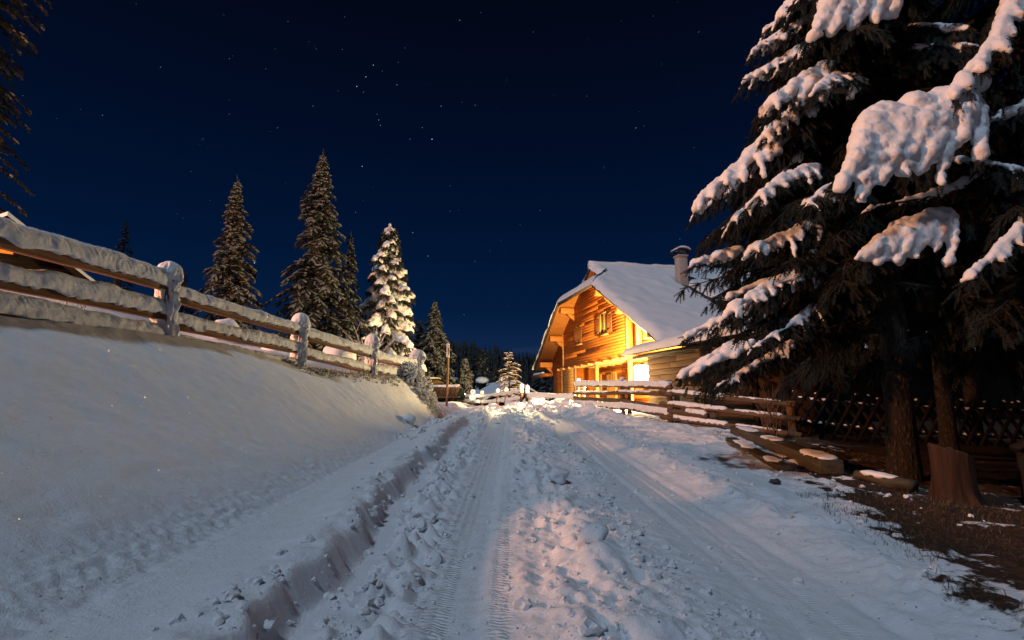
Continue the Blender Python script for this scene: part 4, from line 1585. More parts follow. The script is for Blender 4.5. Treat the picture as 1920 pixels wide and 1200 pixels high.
def trees_mid():
    def Z(x, y):
        return gz(x, y) - 0.1
    G = 'spruces behind the left fence'
    p = at(425, 600, 22)
    x, y = p[0], p[1]
    z = Z(x, y)
    spruce('spruce_tree', 'tall frosted spruce standing left of the tallest one, behind the left fence', x, y, z, at(425, 338, y)[2] - z, 1.75, 230, 11, 0.55, G, sp_len=0.5)
    p = at(588, 600, 24)
    x, y = p[0], p[1]
    z = Z(x, y)
    spruce('spruce_tree', 'tallest dusky spruce behind the middle of the left fence', x, y, z, at(590, 288, y)[2] - z, 2.35, 300, 12, 0.42, G, sp_len=0.58, sp_w=0.07)
    p = at(650, 620, 25.5)
    x, y = p[0], p[1]
    z = Z(x, y)
    spruce('spruce_tree', 'slim dark spruce tucked between the tallest spruce and the yellow-lit one', x, y, z, at(648, 440, y)[2] - z, 1.0, 110, 13, 0.3, G, sp_len=0.42)
    p = at(228, 500, 30)
    x, y = p[0], p[1]
    z = Z(x, y)
    spruce('spruce_tree', 'small dark spruce top rising above the upper rail beside the dark barn', x, y, z, at(228, 418, y)[2] - z, 1.7, 120, 14, 0.12, G, mat=M['needle_far'])
    p = at(343, 560, 30)
    x, y = p[0], p[1]
    z = Z(x, y)
    spruce('spruce_tree', 'dark spruce partly hidden behind the nearest capped fence post', x, y, z, at(343, 512, y)[2] - z, 1.2, 90, 15, 0.12, G, mat=M['needle_far'])
    # the dark trees past the end of the fence
    p = at(812, 700, 32)
    x, y = p[0], p[1]
    z = Z(x, y)
    spruce('spruce_tree', 'snow-dusted spruce just left of the marker pole', x, y, z, at(811, 566, y)[2] - z, 1.75, 190, 16, 0.6, 'spruces at the end of the track', sp_len=0.5, sp_w=0.06)
    p = at(784, 700, 34)
    x, y = p[0], p[1]
    z = Z(x, y)
    spruce('spruce_tree', 'darker spruce behind the snow-dusted one beside the yellow-lit tree', x, y, z, at(786, 598, y)[2] - z, 1.5, 130, 17, 0.3, 'spruces at the end of the track', mat=M['needle_far'])
    for u, vt, yy, r, sd, sn, lab in ((872, 672, 33, 0.75, 18, 0.75, 'little snowy young spruce beside the glowing snow lantern'),
                                      (905, 655, 46, 1.3, 19, 0.25, 'dim spruce behind the hut chimney'),
                                      (890, 662, 50, 1.2, 20, 0.2, 'dim spruce left of the hut chimney, between it and the little snowy spruce'),
                                      (932, 680, 50, 1.2, 21, 0.2, 'dim spruce right of the hut chimney'),
                                      (1022, 700, 44, 1.3, 22, 0.45, 'dusky frosted spruce beneath the farmhouse eave'),
                                      (1006, 706, 48, 1.2, 23, 0.35, 'dusky frosted spruce left of the one beneath the eave')):
        p = at(u, 700, yy)
        x, y = p[0], p[1]
        z = gz(x, y) - 0.1
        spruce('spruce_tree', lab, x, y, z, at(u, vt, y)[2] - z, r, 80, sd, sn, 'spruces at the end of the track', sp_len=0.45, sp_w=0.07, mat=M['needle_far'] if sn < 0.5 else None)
    # the warm, half bare, snow-clad tree above the hut roof
    p = at(955, 720, 34)
    x, y = p[0], p[1]
    z = gz(x, y) - 0.1
    spruce('larch_tree', 'thin snow-clad tree with bent white branches above the hut roof', x, y, z, at(953, 660, y)[2] - z, 1.0, 40, 24, 0.75, None, 'tree', sp_len=0.4, sp_w=0.03, mat=M['twig'], smat=M['snow_far'], droop=0.1, taper=0.6)
    # the dark spruce along the left edge of the frame
    p = at(-95, 300, 17.5)
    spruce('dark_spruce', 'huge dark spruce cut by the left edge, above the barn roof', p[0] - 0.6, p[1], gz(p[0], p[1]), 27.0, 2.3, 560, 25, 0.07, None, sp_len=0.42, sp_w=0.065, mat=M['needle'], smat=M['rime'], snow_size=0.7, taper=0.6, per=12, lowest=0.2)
    # bare shrub behind the third post
    rg = np.random.default_rng(5)
    p = at(690, 690, 13.4)
    x, y = p[0], p[1]
    T = thing('bare_shrub', 'leafless frosted shrub in front of the yellow-lit spruce', 'shrub', (x, y, gz(x, y)))
    for k in range(16):
        a = rg.uniform(0, 6.28)
        tilt = rg.uniform(0.15, 0.75)
        l = rg.uniform(0.7, 1.35)
        t = np.linspace(0, 1, 7)
        c = np.stack([np.cos(a) * tilt * l * t, np.sin(a) * tilt * l * t, l * t - 0.25 * l * tilt * t ** 2], 1)
        mb = MB().tube(c, np.linspace(0.012, 0.004, 7), 5)
        for q in (2, 3, 4, 5):
            b = a + rg.uniform(-1.5, 1.5)
            e = c[q] + np.array([np.cos(b) * 0.25, np.sin(b) * 0.25, 0.18]) * rg.uniform(0.5, 1.2)
            mb.tube([c[q], (c[q] + e) / 2 + (0, 0, 0.02), e], [0.006, 0.004, 0.003], 4)
        mb.build('branch', M['frost'], T, True)


trees_mid()


# ------------------------------------------------------------------ snow-loaded boughs
def bough(T, base, P0, P1, wide, load, seed, sag=0.15, nlat=12, sprig=0.16, lat_droop=0.55, voxel=0.03, needles=True, lat_snow=0.6, dens=1.0, t0=0.15, mat=None, smat=None, snow_from=0.2, amp=0.02, fat=1.0, r1k=(0.30, 0.46), reach_=(0.6, 0.98), smooth_it=3):
    """one bough from P0 (at the trunk) to P1 (tip): wood, needled twigs that hang from it, and the snow lying on them"""
    rg = np.random.default_rng(seed)
    P0, P1 = np.array(P0, float), np.array(P1, float)
    L = np.linalg.norm(P1 - P0)
    n = 16
    t = np.linspace(0, 1, n)[:, None]
    C = (P0 + P1) / 2 + np.array([0, 0, sag * L])
    ax = (1 - t) ** 2 * P0 + 2 * t * (1 - t) * C + t ** 2 * P1
    ax = ax + 0.02 * L * np.stack([vn2(t[:, 0] * 4, t[:, 0] * 0 + seed, 100), vn2(t[:, 0] * 4, t[:, 0] * 0 + seed, 101), vn2(t[:, 0] * 4, t[:, 0] * 0 + seed, 102)], 1) * t
    tang = np.gradient(ax, axis=0)
    tang /= np.linalg.norm(tang, axis=1)[:, None]
    mb = MB().tube(ax - base, np.linspace(0.012 + 0.010 * L, 0.004, n), 5)
    B, D, Ln, W = [], [], [], []
    cen, rad = [], []
    nl = max(4, int(nlat * dens))
    for k in range(nl):
        q = t0 + (1 - t0) * (k + rg.uniform(0, 1)) / nl
        fi = q * (n - 1)
        i0 = min(n - 2, int(fi))
        p = ax[i0] + (ax[i0 + 1] - ax[i0]) * (fi - i0)
        tg = tang[i0]
        sd = np.cross(tg, (0, 0, 1.0))
        sd /= np.linalg.norm(sd) + 1e-6
        prof = math.sin(min(1, (q + 0.12)) * math.pi * 0.86) * 0.75 + 0.25
        for sg in (-1, 1):
            l = wide * prof * rg.uniform(0.65, 1.15)
            a = rg.uniform(0.5, 0.95)
            d = tg * math.cos(a) + sd * sg * math.sin(a) + np.array([0, 0, rg.uniform(-0.1, 0.12)])
            m = 7
            u = np.linspace(0, 1, m)[:, None]
            lat = p + d * l * u * (1 - 0.18 * u) + np.array([0, 0, -1.0]) * (lat_droop * l * u ** 1.8)
            mb.tube(lat - base, np.linspace(0.007, 0.003, m), 4)
            ld = np.gradient(lat, axis=0)
            ns = max(2, int(l / (sprig * 0.62)))
            if needles:
                for j in range(ns):
                    w = (j + 0.6 * rg.random()) / ns
                    ii = min(m - 2, int(w * (m - 1)))
                    b = lat[ii] + (lat[ii + 1] - lat[ii]) * (w * (m - 1) - ii)
                    dd = ld[ii] / (np.linalg.norm(ld[ii]) + 1e-6)
                    B.append(b)
                    D.append(dd + rg.normal(0, 0.15, 3))
                    Ln.append(sprig * rg.uniform(0.8, 1.3))
                    W.append(0.023 * fat * rg.uniform(0.8, 1.3))
                    for s2 in (-1, 1):
                        B.append(b)
                        side2 = np.cross(dd, (0, 0, 1.0)) * s2
                        D.append(dd * 0.6 + side2 * rg.uniform(0.3, 0.9) + np.array([0, 0, -rg.uniform(0.35, 1.2)]))
                        Ln.append(sprig * rg.uniform(0.6, 1.2))
                        W.append(0.021 * fat * rg.uniform(0.8, 1.2))
            if load > 0 and q > snow_from and rg.random() < lat_snow + 0.25:
                r0 = load * rg.uniform(0.55, 0.8)
                r1 = load * rg.uniform(*r1k)
                reach = rg.uniform(*reach_)
                nb_ = max(3, int(l / (r1 * 0.8)))
                for j in range(nb_):
                    w = reach * j / nb_
                    ii = min(m - 2, int(w * (m - 1)))
                    b = lat[ii] + (lat[ii + 1] - lat[ii]) * (w * (m - 1) - ii)
                    rr = r0 + (r1 - r0) * (w ** 0.7)
                    cen.append(b + np.array([0, 0, rr * 0.62]) - base)
                    rad.append(rr * rg.uniform(0.85, 1.15))
    if load > 0:
        q = snow_from
        while q < 1.0:
            fi = q * (n - 1)
            i0 = min(n - 2, int(fi))
            p = ax[i0] + (ax[i0 + 1] - ax[i0]) * (fi - i0)
            r = load * (0.55 + 0.45 * math.sin(min(1.0, q * 1.05) * math.pi)) * rg.uniform(0.85, 1.2)
            cen.append(p + np.array([0, 0, r * 0.55]) - base)
            rad.append(r)
            q += max(0.02, r * 0.45 / L)
    bo = mb.build('branch', M['bark'], T)
    if needles and B:
        v, f = sprays_mesh(np.array(B) - base, np.array(D), np.array(Ln), np.array(W), SPRAY, rg)
        mesh_np('needles', v, f, mat or M['needle'], bo)
    if load > 0:
        blob_mesh('snow_load', cen, rad, voxel, smat or M['snow'], bo, amp=amp, freq=7.5, seed=seed % 97, smooth_it=smooth_it)
    return bo


def pile(branch, base, fingers, ridge, y_top, y_tip, seed, voxel=0.019):
    """a heavy pillow of snow on one bough: lobes that run from its back down to the drip edge"""
    rg = np.random.default_rng(seed)
    cen, rad = [], []
    tipB, tipD = [], []
    for (u0, v0, u1, v1, r0, r1) in fingers + ridge:
        a, b = at(u0, v0, y_top), at(u1, v1, y_tip if (u0, v0, u1, v1, r0, r1) in fingers else y_top)
        L = np.linalg.norm(b - a)
        n = max(4, int(L / (r1 * 0.55)))
        for k in range(n):
            t = k / (n - 1)
            p = a + (b - a) * t + np.array([0, -1, 0.6]) * 0.05 * math.sin(t * math.pi)
            rr = r0 + (r1 - r0) * t ** 1.15
            cen.append(p + rg.normal(0, 0.012, 3) - base)
            rad.append(rr * rg.uniform(0.88, 1.12))
        if (u0, v0, u1, v1, r0, r1) in fingers:
            for k in range(9):          # crumbs and small lobes that break the drip edge
                t = rg.uniform(0.66, 1.05)
                rr = r0 + (r1 - r0) * min(t, 1) ** 1.15
                o = rg.normal(0, 1, 3)
                o /= np.linalg.norm(o)
                o[1] = -abs(o[1])
                cen.append(a + (b - a) * t + o * rr * rg.uniform(0.75, 1.05) - base + np.array([0, 0, -0.3 * rr]))
                rad.append(rg.uniform(0.018, 0.042))
            for k in range(9):          # needles showing under the edge
                t = rg.uniform(0.55, 1.03)
                tipB.append(a + (b - a) * t + np.array([rg.normal(0, 0.03), rg.uniform(-0.02, 0.08), -0.6 * (r0 + (r1 - r0) * min(t, 1))]) - base)
                dd = (b - a) / L
                tipD.append(dd * 0.6 + np.array([rg.normal(0, 0.35), rg.normal(0, 0.2), -0.7]))
    v, f = sprays_mesh(np.array(tipB), np.array(tipD), rg.uniform(0.09, 0.17, len(tipB)), rg.uniform(0.018, 0.028, len(tipB)), SPRAY, rg)
    mesh_np('needles', v, f, M['needle'], branch)
    blob_mesh('snow_load', cen, rad, voxel, M['snow'], branch, amp=0.020, freq=5.0, seed=seed % 97, smooth_it=3)


def big_spruces():
    # ---- A: the tree whose trunk stands on the verge
    ax_, ay_ = 4.62, 6.45
    g = gz(ax_, ay_) - 0.1
    A = thing('big_spruce', 'big snow-laden spruce on the right verge with its bare lower trunk in view', 'spruce tree', (ax_, ay_, g))
    baseA = np.array([ax_, ay_, g])
    zz = np.linspace(0, 10.2, 60)
    tr = MB().tube(np.stack([0.03 * np.sin(zz * 0.8), 0.02 * np.sin(zz * 1.3), zz], 1), 0.150 * (1 - zz / 10.4) ** 0.8 + 0.015 + 0.045 * np.exp(-zz / 0.22), 18, 0.16, 3)
    tr.build('trunk', M['bark'], A, True)

    def trunkA(z):
        return np.array([ax_, ay_, z])

    def px(T, base, tr_, u0, v0, Y0, u1, v1, Y1, wide, load, seed, **k):
        p0 = at(u0, v0, Y0) if tr_ is None else tr_
        bough(T, base, p0, at(u1, v1, Y1), wide, load, seed, **k)
    # boughs that carry the visible snow
    H = [  # root z, tip (u, v, Y), width, load
        (6.4, (1522, 66, 5.6), 0.5, 0.0, dict(sag=0.02, lat_droop=0.8)),
        (5.35, (1455, 186, 5.6), 0.36, 0.105, dict(sag=0.10, lat_droop=0.8, snow_from=0.42)),
        (4.75, (1312, 372, 6.0), 0.46, 0.105, dict(sag=0.17, lat_droop=0.75, snow_from=0.5)),
        (4.95, (1395, 300, 6.5), 0.40, 0.09, dict(sag=0.12, lat_droop=0.7, snow_from=0.5)),
        (4.2, (1300, 400, 6.9), 0.34, 0.055, dict(sag=0.07, lat_droop=0.5, snow_from=0.72)),
        (4.1, (1418, 362, 5.5), 0.34, 0.085, dict(sag=0.03, lat_droop=0.5, snow_from=0.55)),
        (3.3, (1402, 470, 5.7), 0.32, 0.085, dict(sag=0.05, lat_droop=0.65, snow_from=0.32)),
        (2.95, (1372, 582, 5.6), 0.30, 0.085, dict(sag=0.02, lat_droop=0.6, snow_from=0.35)),
        (3.1, (1296, 500, 6.6), 0.30, 0.11, dict(sag=0.06, lat_droop=0.3, snow_from=0.74)),
        (2.75, (1285, 640, 6.6), 0.34, 0.07, dict(sag=0.05, lat_droop=0.4, snow_from=0.62)),
        (2.3, (1288, 712, 6.4), 0.24, 0.085, dict(sag=0.12, lat_droop=0.3, snow_from=0.78)),
        (2.3, (1310, 705, 6.1), 0.22, 0.085, dict(sag=0.10, lat_droop=0.3, snow_from=0.72)),
        (5.9, (1398, 156, 6.4), 0.34, 0.07, dict(sag=0.08, lat_droop=0.6, snow_from=0.45)),
        (6.35, (1412, 98, 6.4), 0.32, 0.065, dict(sag=0.06, lat_droop=0.6, snow_from=0.45)),
        (6.9, (1466, 18, 6.4), 0.34, 0.08, dict(sag=0.05, lat_droop=0.6, snow_from=0.4)),
        (6.6, (1440, 55, 6.8), 0.34, 0.07, dict(sag=0.05, lat_droop=0.6, snow_from=0.4)),
        (5.6, (1420, 215, 6.7), 0.36, 0.08, dict(sag=0.08, lat_droop=0.7, snow_from=0.4)),
        (5.2, (1430, 250, 5.9), 0.34, 0.08, dict(sag=0.08, lat_droop=0.7, snow_from=0.45)),
        (7.3, (1560, -40, 5.7), 0.4, 0.12, dict(sag=0.05, lat_droop=0.7, snow_from=0.35)),
        (3.9, (1520, 385, 5.2), 0.30, 0.05, dict(sag=0.02, lat_droop=0.5, snow_from=0.6)),
    ]
    rj = np.random.default_rng(5)
    for k, (rz, tip, w, ld, kw) in enumerate(H):
        p1 = at(*tip)
        kw = dict(dict(nlat=16, lat_snow=0.8), **kw)
        wd = bough(A, baseA, trunkA(rz), p1, w * 1.25, ld * 0.85, 200 + k, voxel=0.024, sprig=0.13, **kw)
        if k == 0:
            pile(wd, baseA, [(1560, 0, 1528, 66, .125, .055), (1590, -4, 1562, 58, .13, .055), (1620, -8, 1600, 48, .13, .05), (1650, -14, 1640, 36, .12, .05), (1680, -18, 1670, 34, .11, .045)],
                 [(1560, 0, 1690, -20, .12, .11)], 5.5, 5.35, 413)
        if k == 1:
            pile(wd, baseA, [(1492, 162, 1468, 186, .075, .04), (1522, 154, 1502, 188, .085, .045), (1552, 152, 1540, 182, .07, .04), (1604, 158, 1592, 184, .06, .035)],
                 [(1492, 162, 1622, 152, .078, .05)], 5.75, 5.65, 414)
        # a lighter bough just beneath and beside each of them
        for q in range(2):
            p2 = p1 + np.array([0.10 + 0.25 * rj.random(), rj.uniform(-0.5, 0.6), -0.16 - 0.3 * rj.random()])
            p2[2] = max(p2[2], 1.2)
            bough(A, baseA, trunkA(rz - 0.25 - 0.2 * q), p2, w * 1.1, ld * 0.55 if (q + k) % 2 else 0.0, 260 + 2 * k + q, voxel=0.03, nlat=14, lat_droop=0.6, sag=kw['sag'], lat_snow=0.5, snow_from=0.6, amp=0.012)
    # the rest of the crown, all round the trunk
    rg = np.random.default_rng(77)
    k = 0
    for z in np.arange(2.2, 9.8, 0.115):
        az = k * 2.39996 + rg.normal(0, 0.2)
        k += 1
        Rr = (2.35 * (1 - (z - 1.2) / 9.0) ** 0.85) * rg.uniform(0.75, 1.08) * (0.86 if math.cos(az) < -0.3 else 1.0)
        tipz = z - 0.42 * Rr - 0.1 + 0.25 * sst(7, 10, z)
        tip = np.array([ax_ + math.cos(az) * Rr, ay_ + math.sin(az) * Rr, max(tipz, 1.25)])
        front = math.sin(az) < 0.3
        ld = rg.choice([0, 0, 0.05]) if front and z > 3 else 0.0
        bough(A, baseA, trunkA(z), tip, 0.55 if z < 8 else 0.3, ld, 300 + k, sag=0.10, nlat=15, lat_droop=0.7, lat_snow=0.25, snow_from=0.5, voxel=0.035, dens=1.0, amp=0.012, fat=1.5)

    # ---- B: nearer tree just outside the right edge, whose loaded boughs reach into view
    bx_, by_ = 6.1, 5.7
    g = gz(bx_, by_) - 0.1
    Bt = thing('big_spruce', 'nearest dark spruce on the right edge bearing the two heaviest snow pillows', 'spruce tree', (bx_, by_, g))
    baseB = np.array([bx_, by_, g])
    MB().tube(np.stack([0 * zz, 0 * zz, zz], 1), 0.19 * (1 - zz / 10.4) ** 0.8 + 0.015 + 0.10 * np.exp(-zz / 0.22), 16, 0.16, 5).build('trunk', M['bark'], Bt, True)

    def tB(z):
        return np.array([bx_, by_, z])
    w = bough(Bt, baseB, at(2060, 40, 5.5), at(1585, 330, 4.75), 0.62, 0.0, 401, sag=0.12, lat_droop=0.9, nlat=26, sprig=0.13)
    pile(w, baseB, [(1640, 232, 1577, 352, .150, .060), (1662, 222, 1612, 368, .150, .052), (1700, 212, 1650, 335, .160, .062), (1735, 204, 1692, 318, .160, .055),
                    (1762, 194, 1727, 322, .155, .055), (1790, 190, 1764, 332, .125, .036), (1802, 186, 1800, 258, .130, .065), (1818, 196, 1838, 292, .100, .050)],
         [(1645, 232, 1805, 192, .145, .125), (1800, 190, 1838, 150, .10, .08)], 4.85, 4.62, 411)
    w = bough(Bt, baseB, at(2050, 330, 5.4), at(1610, 480, 4.95), 0.46, 0.0, 402, sag=0.13, lat_droop=0.85, nlat=20, sprig=0.13)
    pile(w, baseB, [(1690, 432, 1618, 482, .095, .055), (1700, 428, 1646, 492, .095, .045), (1722, 420, 1680, 486, .098, .050), (1748, 410, 1714, 474, .090, .050),
                    (1766, 404, 1752, 462, .080, .040), (1780, 404, 1776, 494, .062, .030)],
         [(1690, 432, 1778, 402, .090, .075)], 5.0, 4.85, 412)
    bough(Bt, baseB, at(2010, -260, 5.2), at(1806, 185, 4.6), 0.34, 0.085, 403, sag=-0.05, lat_droop=0.8, nlat=20, lat_snow=0.9, snow_from=0.1, voxel=0.024, r1k=(0.4, 0.6))
    bough(Bt, baseB, at(2080, 250, 5.0), at(1818, 520, 4.5), 0.24, 0.062, 404, sag=-0.03, lat_droop=0.7, nlat=18, lat_snow=0.8, snow_from=0.2, voxel=0.024)
    bough(Bt, baseB, at(2100, 180, 5.2), at(1838, 238, 4.7), 0.2, 0.06, 405, sag=0.08, lat_droop=0.5, nlat=10, lat_snow=0.5, snow_from=0.3, voxel=0.026)
    bough(Bt, baseB, at(2060, 300, 5.3), at(1640, 398, 4.9), 0.24, 0.05, 406, sag=0.06, lat_droop=0.5, nlat=10, lat_snow=0.5, snow_from=0.5, voxel=0.026)
    k = 0
    for z in np.arange(2.1, 8.6, 0.125):
        az = k * 2.39996 + rg.normal(0, 0.2)
        k += 1
        Rr = (2.3 * (1 - (z - 1.2) / 9.0) ** 0.85) * rg.uniform(0.75, 1.05)
        tip = np.array([bx_ + math.cos(az) * Rr, by_ + math.sin(az) * Rr, max(z - 0.42 * Rr - 0.1, 1.35)])
        if tip[0] / tip[1] < 0.72 and tip[1] < 5.2 :
            Rr *= 0.72
            tip = np.array([bx_ + math.cos(az) * Rr, by_ + math.sin(az) * Rr, max(z - 0.42 * Rr - 0.1, 1.35)])
        bough(Bt, baseB, tB(z), tip, 0.55, 0.0, 500 + k, sag=0.10, nlat=18, lat_droop=0.7, fat=1.15, sprig=0.13)

    # ---- the shaded row behind them and two added beside and behind the camera to shade the verge
    def plain(name, label, x, y, h, r, seed, zlow, nb, group):
        gg = gz(x, y) - 0.1
        T = thing(name, label, 'spruce tree', (x, y, gg), 0, group)
        b = np.array([x, y, gg])
        zz = np.linspace(0, h, 30)
        MB().tube(np.stack([0.02 * np.sin(zz), 0 * zz, zz], 1), 0.125 * (1 - zz / (h + 0.2)) ** 0.8 + 0.015 + 0.04 * np.exp(-zz / 0.25), 14, 0.16, seed).build('trunk', M['bark'], T, True)
        rr = np.random.default_rng(seed)
        for k in range(nb):
            t = (k + rr.random()) / nb
            z = zlow + 0.7 + (h - zlow - 0.9) * t
            az = k * 2.39996
            Rr = r * (1 - t) ** 0.8 * rr.uniform(0.8, 1.1) + 0.1
            tip = np.array([x + math.cos(az) * Rr, y + math.sin(az) * Rr, max(z - 0.45 * Rr, gg + zlow - 0.2)])
            bough(T, b, (x, y, z), tip, 0.75, 0.0, seed * 50 + k, sag=0.1, nlat=11, lat_droop=0.7, sprig=0.30, fat=2.2)
    plain('shaded_spruce', 'spruce with a brown trunk in the shade, behind the lattice fence', 7.75, 9.7, 9.5, 2.6, 61, 1.7, 57, 'spruces in the shade on the right')
    plain('shaded_spruce', 'thin-trunked spruce in the shade, farther right behind the lattice fence', 9.7, 11.4, 9.0, 2.6, 62, 1.6, 51, 'spruces in the shade on the right')
    plain('shaded_spruce', 'spruce in deep shade right behind the pole fence end', 7.2, 14.2, 9.0, 2.4, 63, 1.5, 51, 'spruces in the shade on the right')
    plain('shaded_spruce', 'spruce in deep shade by the right edge', 9.2, 7.2, 9.0, 2.8, 64, 1.8, 44, 'spruces in the shade on the right')
    plain('added_shade_spruce', 'unseen spruce added beside the camera to shade the right verge', 5.6, 0.4, 8.5, 2.5, 65, 1.9, 40, None)
    plain('added_shade_spruce', 'unseen spruce behind the camera on the right of the track, added for shade', 5.0, -3.6, 9.0, 2.5, 66, 1.8, 36, None)


big_spruces()


def yellow_spruce():
    p = at(721, 700, 27)
    x, y = p[0], p[1]
    g = gz(x, y) - 0.1
    h = at(720, 421, y)[2] - g
    T = thing('snowy_spruce', 'thickly snow-covered spruce lit golden yellow, right of the tallest spruce', 'spruce tree', (x, y, g))
    b = np.array([x, y, g])
    zz = np.linspace(0, h, 20)
    MB().tube(np.stack([0 * zz, 0 * zz, zz], 1), np.linspace(0.13, 0.01, 20), 8).build('trunk', M['bark'], T, True)
    rg = np.random.default_rng(9)
    nb = 95
    for k in range(nb):
        t = (k + rg.random()) / nb
        z = 0.6 + (h - 0.75) * t
        az = k * 2.39996 + rg.normal(0, 0.3)
        Rr = 2.35 * (1 - t) ** 0.72 * rg.uniform(0.5, 1.28) + 0.06
        tip = np.array([x + math.cos(az) * Rr, y + math.sin(az) * Rr, g + z - 0.42 * Rr * (1 - 0.5 * t)])
        bough(T, b, (x, y, g + z), tip, 0.72 * (1 - 0.5 * t), 0.21 * (1 - 0.4 * t) * rg.uniform(0.55, 1.45), 700 + k, sag=0.06, nlat=9, lat_droop=0.95, lat_snow=1.0, snow_from=0.12, voxel=0.075, mat=M['needle_mid'], smat=M['snow_far'], r1k=(0.4, 0.6), sprig=0.30, amp=0.045, fat=2.0)
    bough(T, b, (x, y, g + h - 0.35), (x + 0.02, y, g + h + 0.02), 0.10, 0.09, 799, nlat=4, voxel=0.05)
    bough(T, b, (x, y, g + h - 0.8), (x + 0.30, y, g + h - 0.26), 0.14, 0.10, 798, nlat=4, voxel=0.05)


yellow_spruce()


# ------------------------------------------------------------------ far wooded hill
def far_forest():
    rg = np.random.default_rng(21)
    n = 5200
    xs = rg.uniform(-170, 150, n)
    ys = rg.uniform(112, 262, n)
    tv, tf = [], []
    for lv in range(4):
        z0, z1 = 0.10 + lv * 0.2, 0.40 + lv * 0.205
        r = 0.17 * (1 - lv * 0.22)
        m = 7
        b = len(tv)
        for k in range(m):
            a = 2 * math.pi * k / m
            rr = r * (1.0 if k % 2 else 0.62)
            tv.append((rr * math.cos(a), rr * math.sin(a), z0 - (0.03 if k % 2 else 0)))
        tv.append((0, 0, z1))
        tf += [(b + k, b + (k + 1) % m, b + m) for k in range(m)]
    tv = np.array(tv)
    tf = np.array(tf)
    h = rg.uniform(5, 10.5, n)
    w = h * rg.uniform(0.75, 1.1, n)
    ms = np.zeros((n, 3, 3))
    a = rg.uniform(0, 6.28, n)
    ms[:, 0, 0] = np.cos(a) * w
    ms[:, 0, 1] = np.sin(a) * w
    ms[:, 1, 0] = -np.sin(a) * w
    ms[:, 1, 1] = np.cos(a) * w
    ms[:, 2, 2] = h
    z = ground(xs, ys, True)
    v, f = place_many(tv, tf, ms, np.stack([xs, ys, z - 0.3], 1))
    tag(mesh_np('far_forest', v, f, M['needle_far']), kind='stuff')


far_forest()


# ------------------------------------------------------------------ buildings beyond the fences
def gable_hut(name, label, cat, x, y, z, rz, length, width, wall_h, rise, over, snow, wall, rmat=None):
    T = thing(name, label, cat, (x, y, z), rz)
    w2 = width / 2
    body = [(-w2, -0.6), (w2, -0.6), (w2, wall_h), (0, wall_h + rise - 0.06), (-w2, wall_h)]
    b = MB().prism(body, 1, 0, length).build('wall', wall, T)
    k = 0
    zz = 0.0
    while zz < wall_h + rise - 0.3:
        half = w2 if zz < wall_h else w2 * (1 - (zz - wall_h) / rise)
        h1 = min(0.24, wall_h + rise - zz)
        half2 = w2 if zz + h1 < wall_h else w2 * max(0, 1 - (zz + h1 - wall_h) / rise)
        MB().prism([(-half + 0.02, zz + 0.006), (half - 0.02, zz + 0.006), (max(half2 - 0.02, 0.02), zz + h1 - 0.006), (-max(half2 - 0.02, 0.02), zz + h1 - 0.006)], 1, -0.03, -0.002).build('board', wall, b)
        zz += 0.24
    eo = over
    sl = rise / w2
    for sg in (-1, 1):
        p = [(0, -over, wall_h + rise), (sg * (w2 + eo), -over, wall_h - sl * eo), (sg * (w2 + eo), length + over, wall_h - sl * eo), (0, length + over, wall_h + rise)]
        if sg < 0:
            p = p[::-1]
        r = vslab(MB(), p, 0.0, 0.12).build('roof', rmat or M['roof'], T)
        gm = np.linspace(0, w2 + eo + 0.05, 24)
        gl = np.linspace(-over - 0.05, length + over + 0.05, 50)
        A, B = np.meshgrid(gm, gl, indexing='ij')
        e = np.minimum(np.minimum((w2 + eo + 0.05 - A), (B + over + 0.05)), (length + over + 0.05 - B))
        k = np.sqrt(np.clip(1 - (1 - np.clip(e / 0.22, 0, 1)) ** 2, 0, 1))
        Z = wall_h + rise - sl * A + 0.10 + snow * k * (1 + 0.15 * vn2(A * 1.1, B * 1.1, 95))
        v = np.stack([sg * A, B, Z], -1).reshape(-1, 3)
        n2 = len(gl)
        i = (np.arange(len(gm) - 1)[:, None] * n2 + np.arange(n2 - 1)[None, :]).reshape(-1)
        f = np.stack([i, i + n2, i + n2 + 1, i + 1], 1)
        mesh_np('roof_snow', v, f if sg > 0 else f[:, ::-1], M['snow_far'], T, True)
    return T


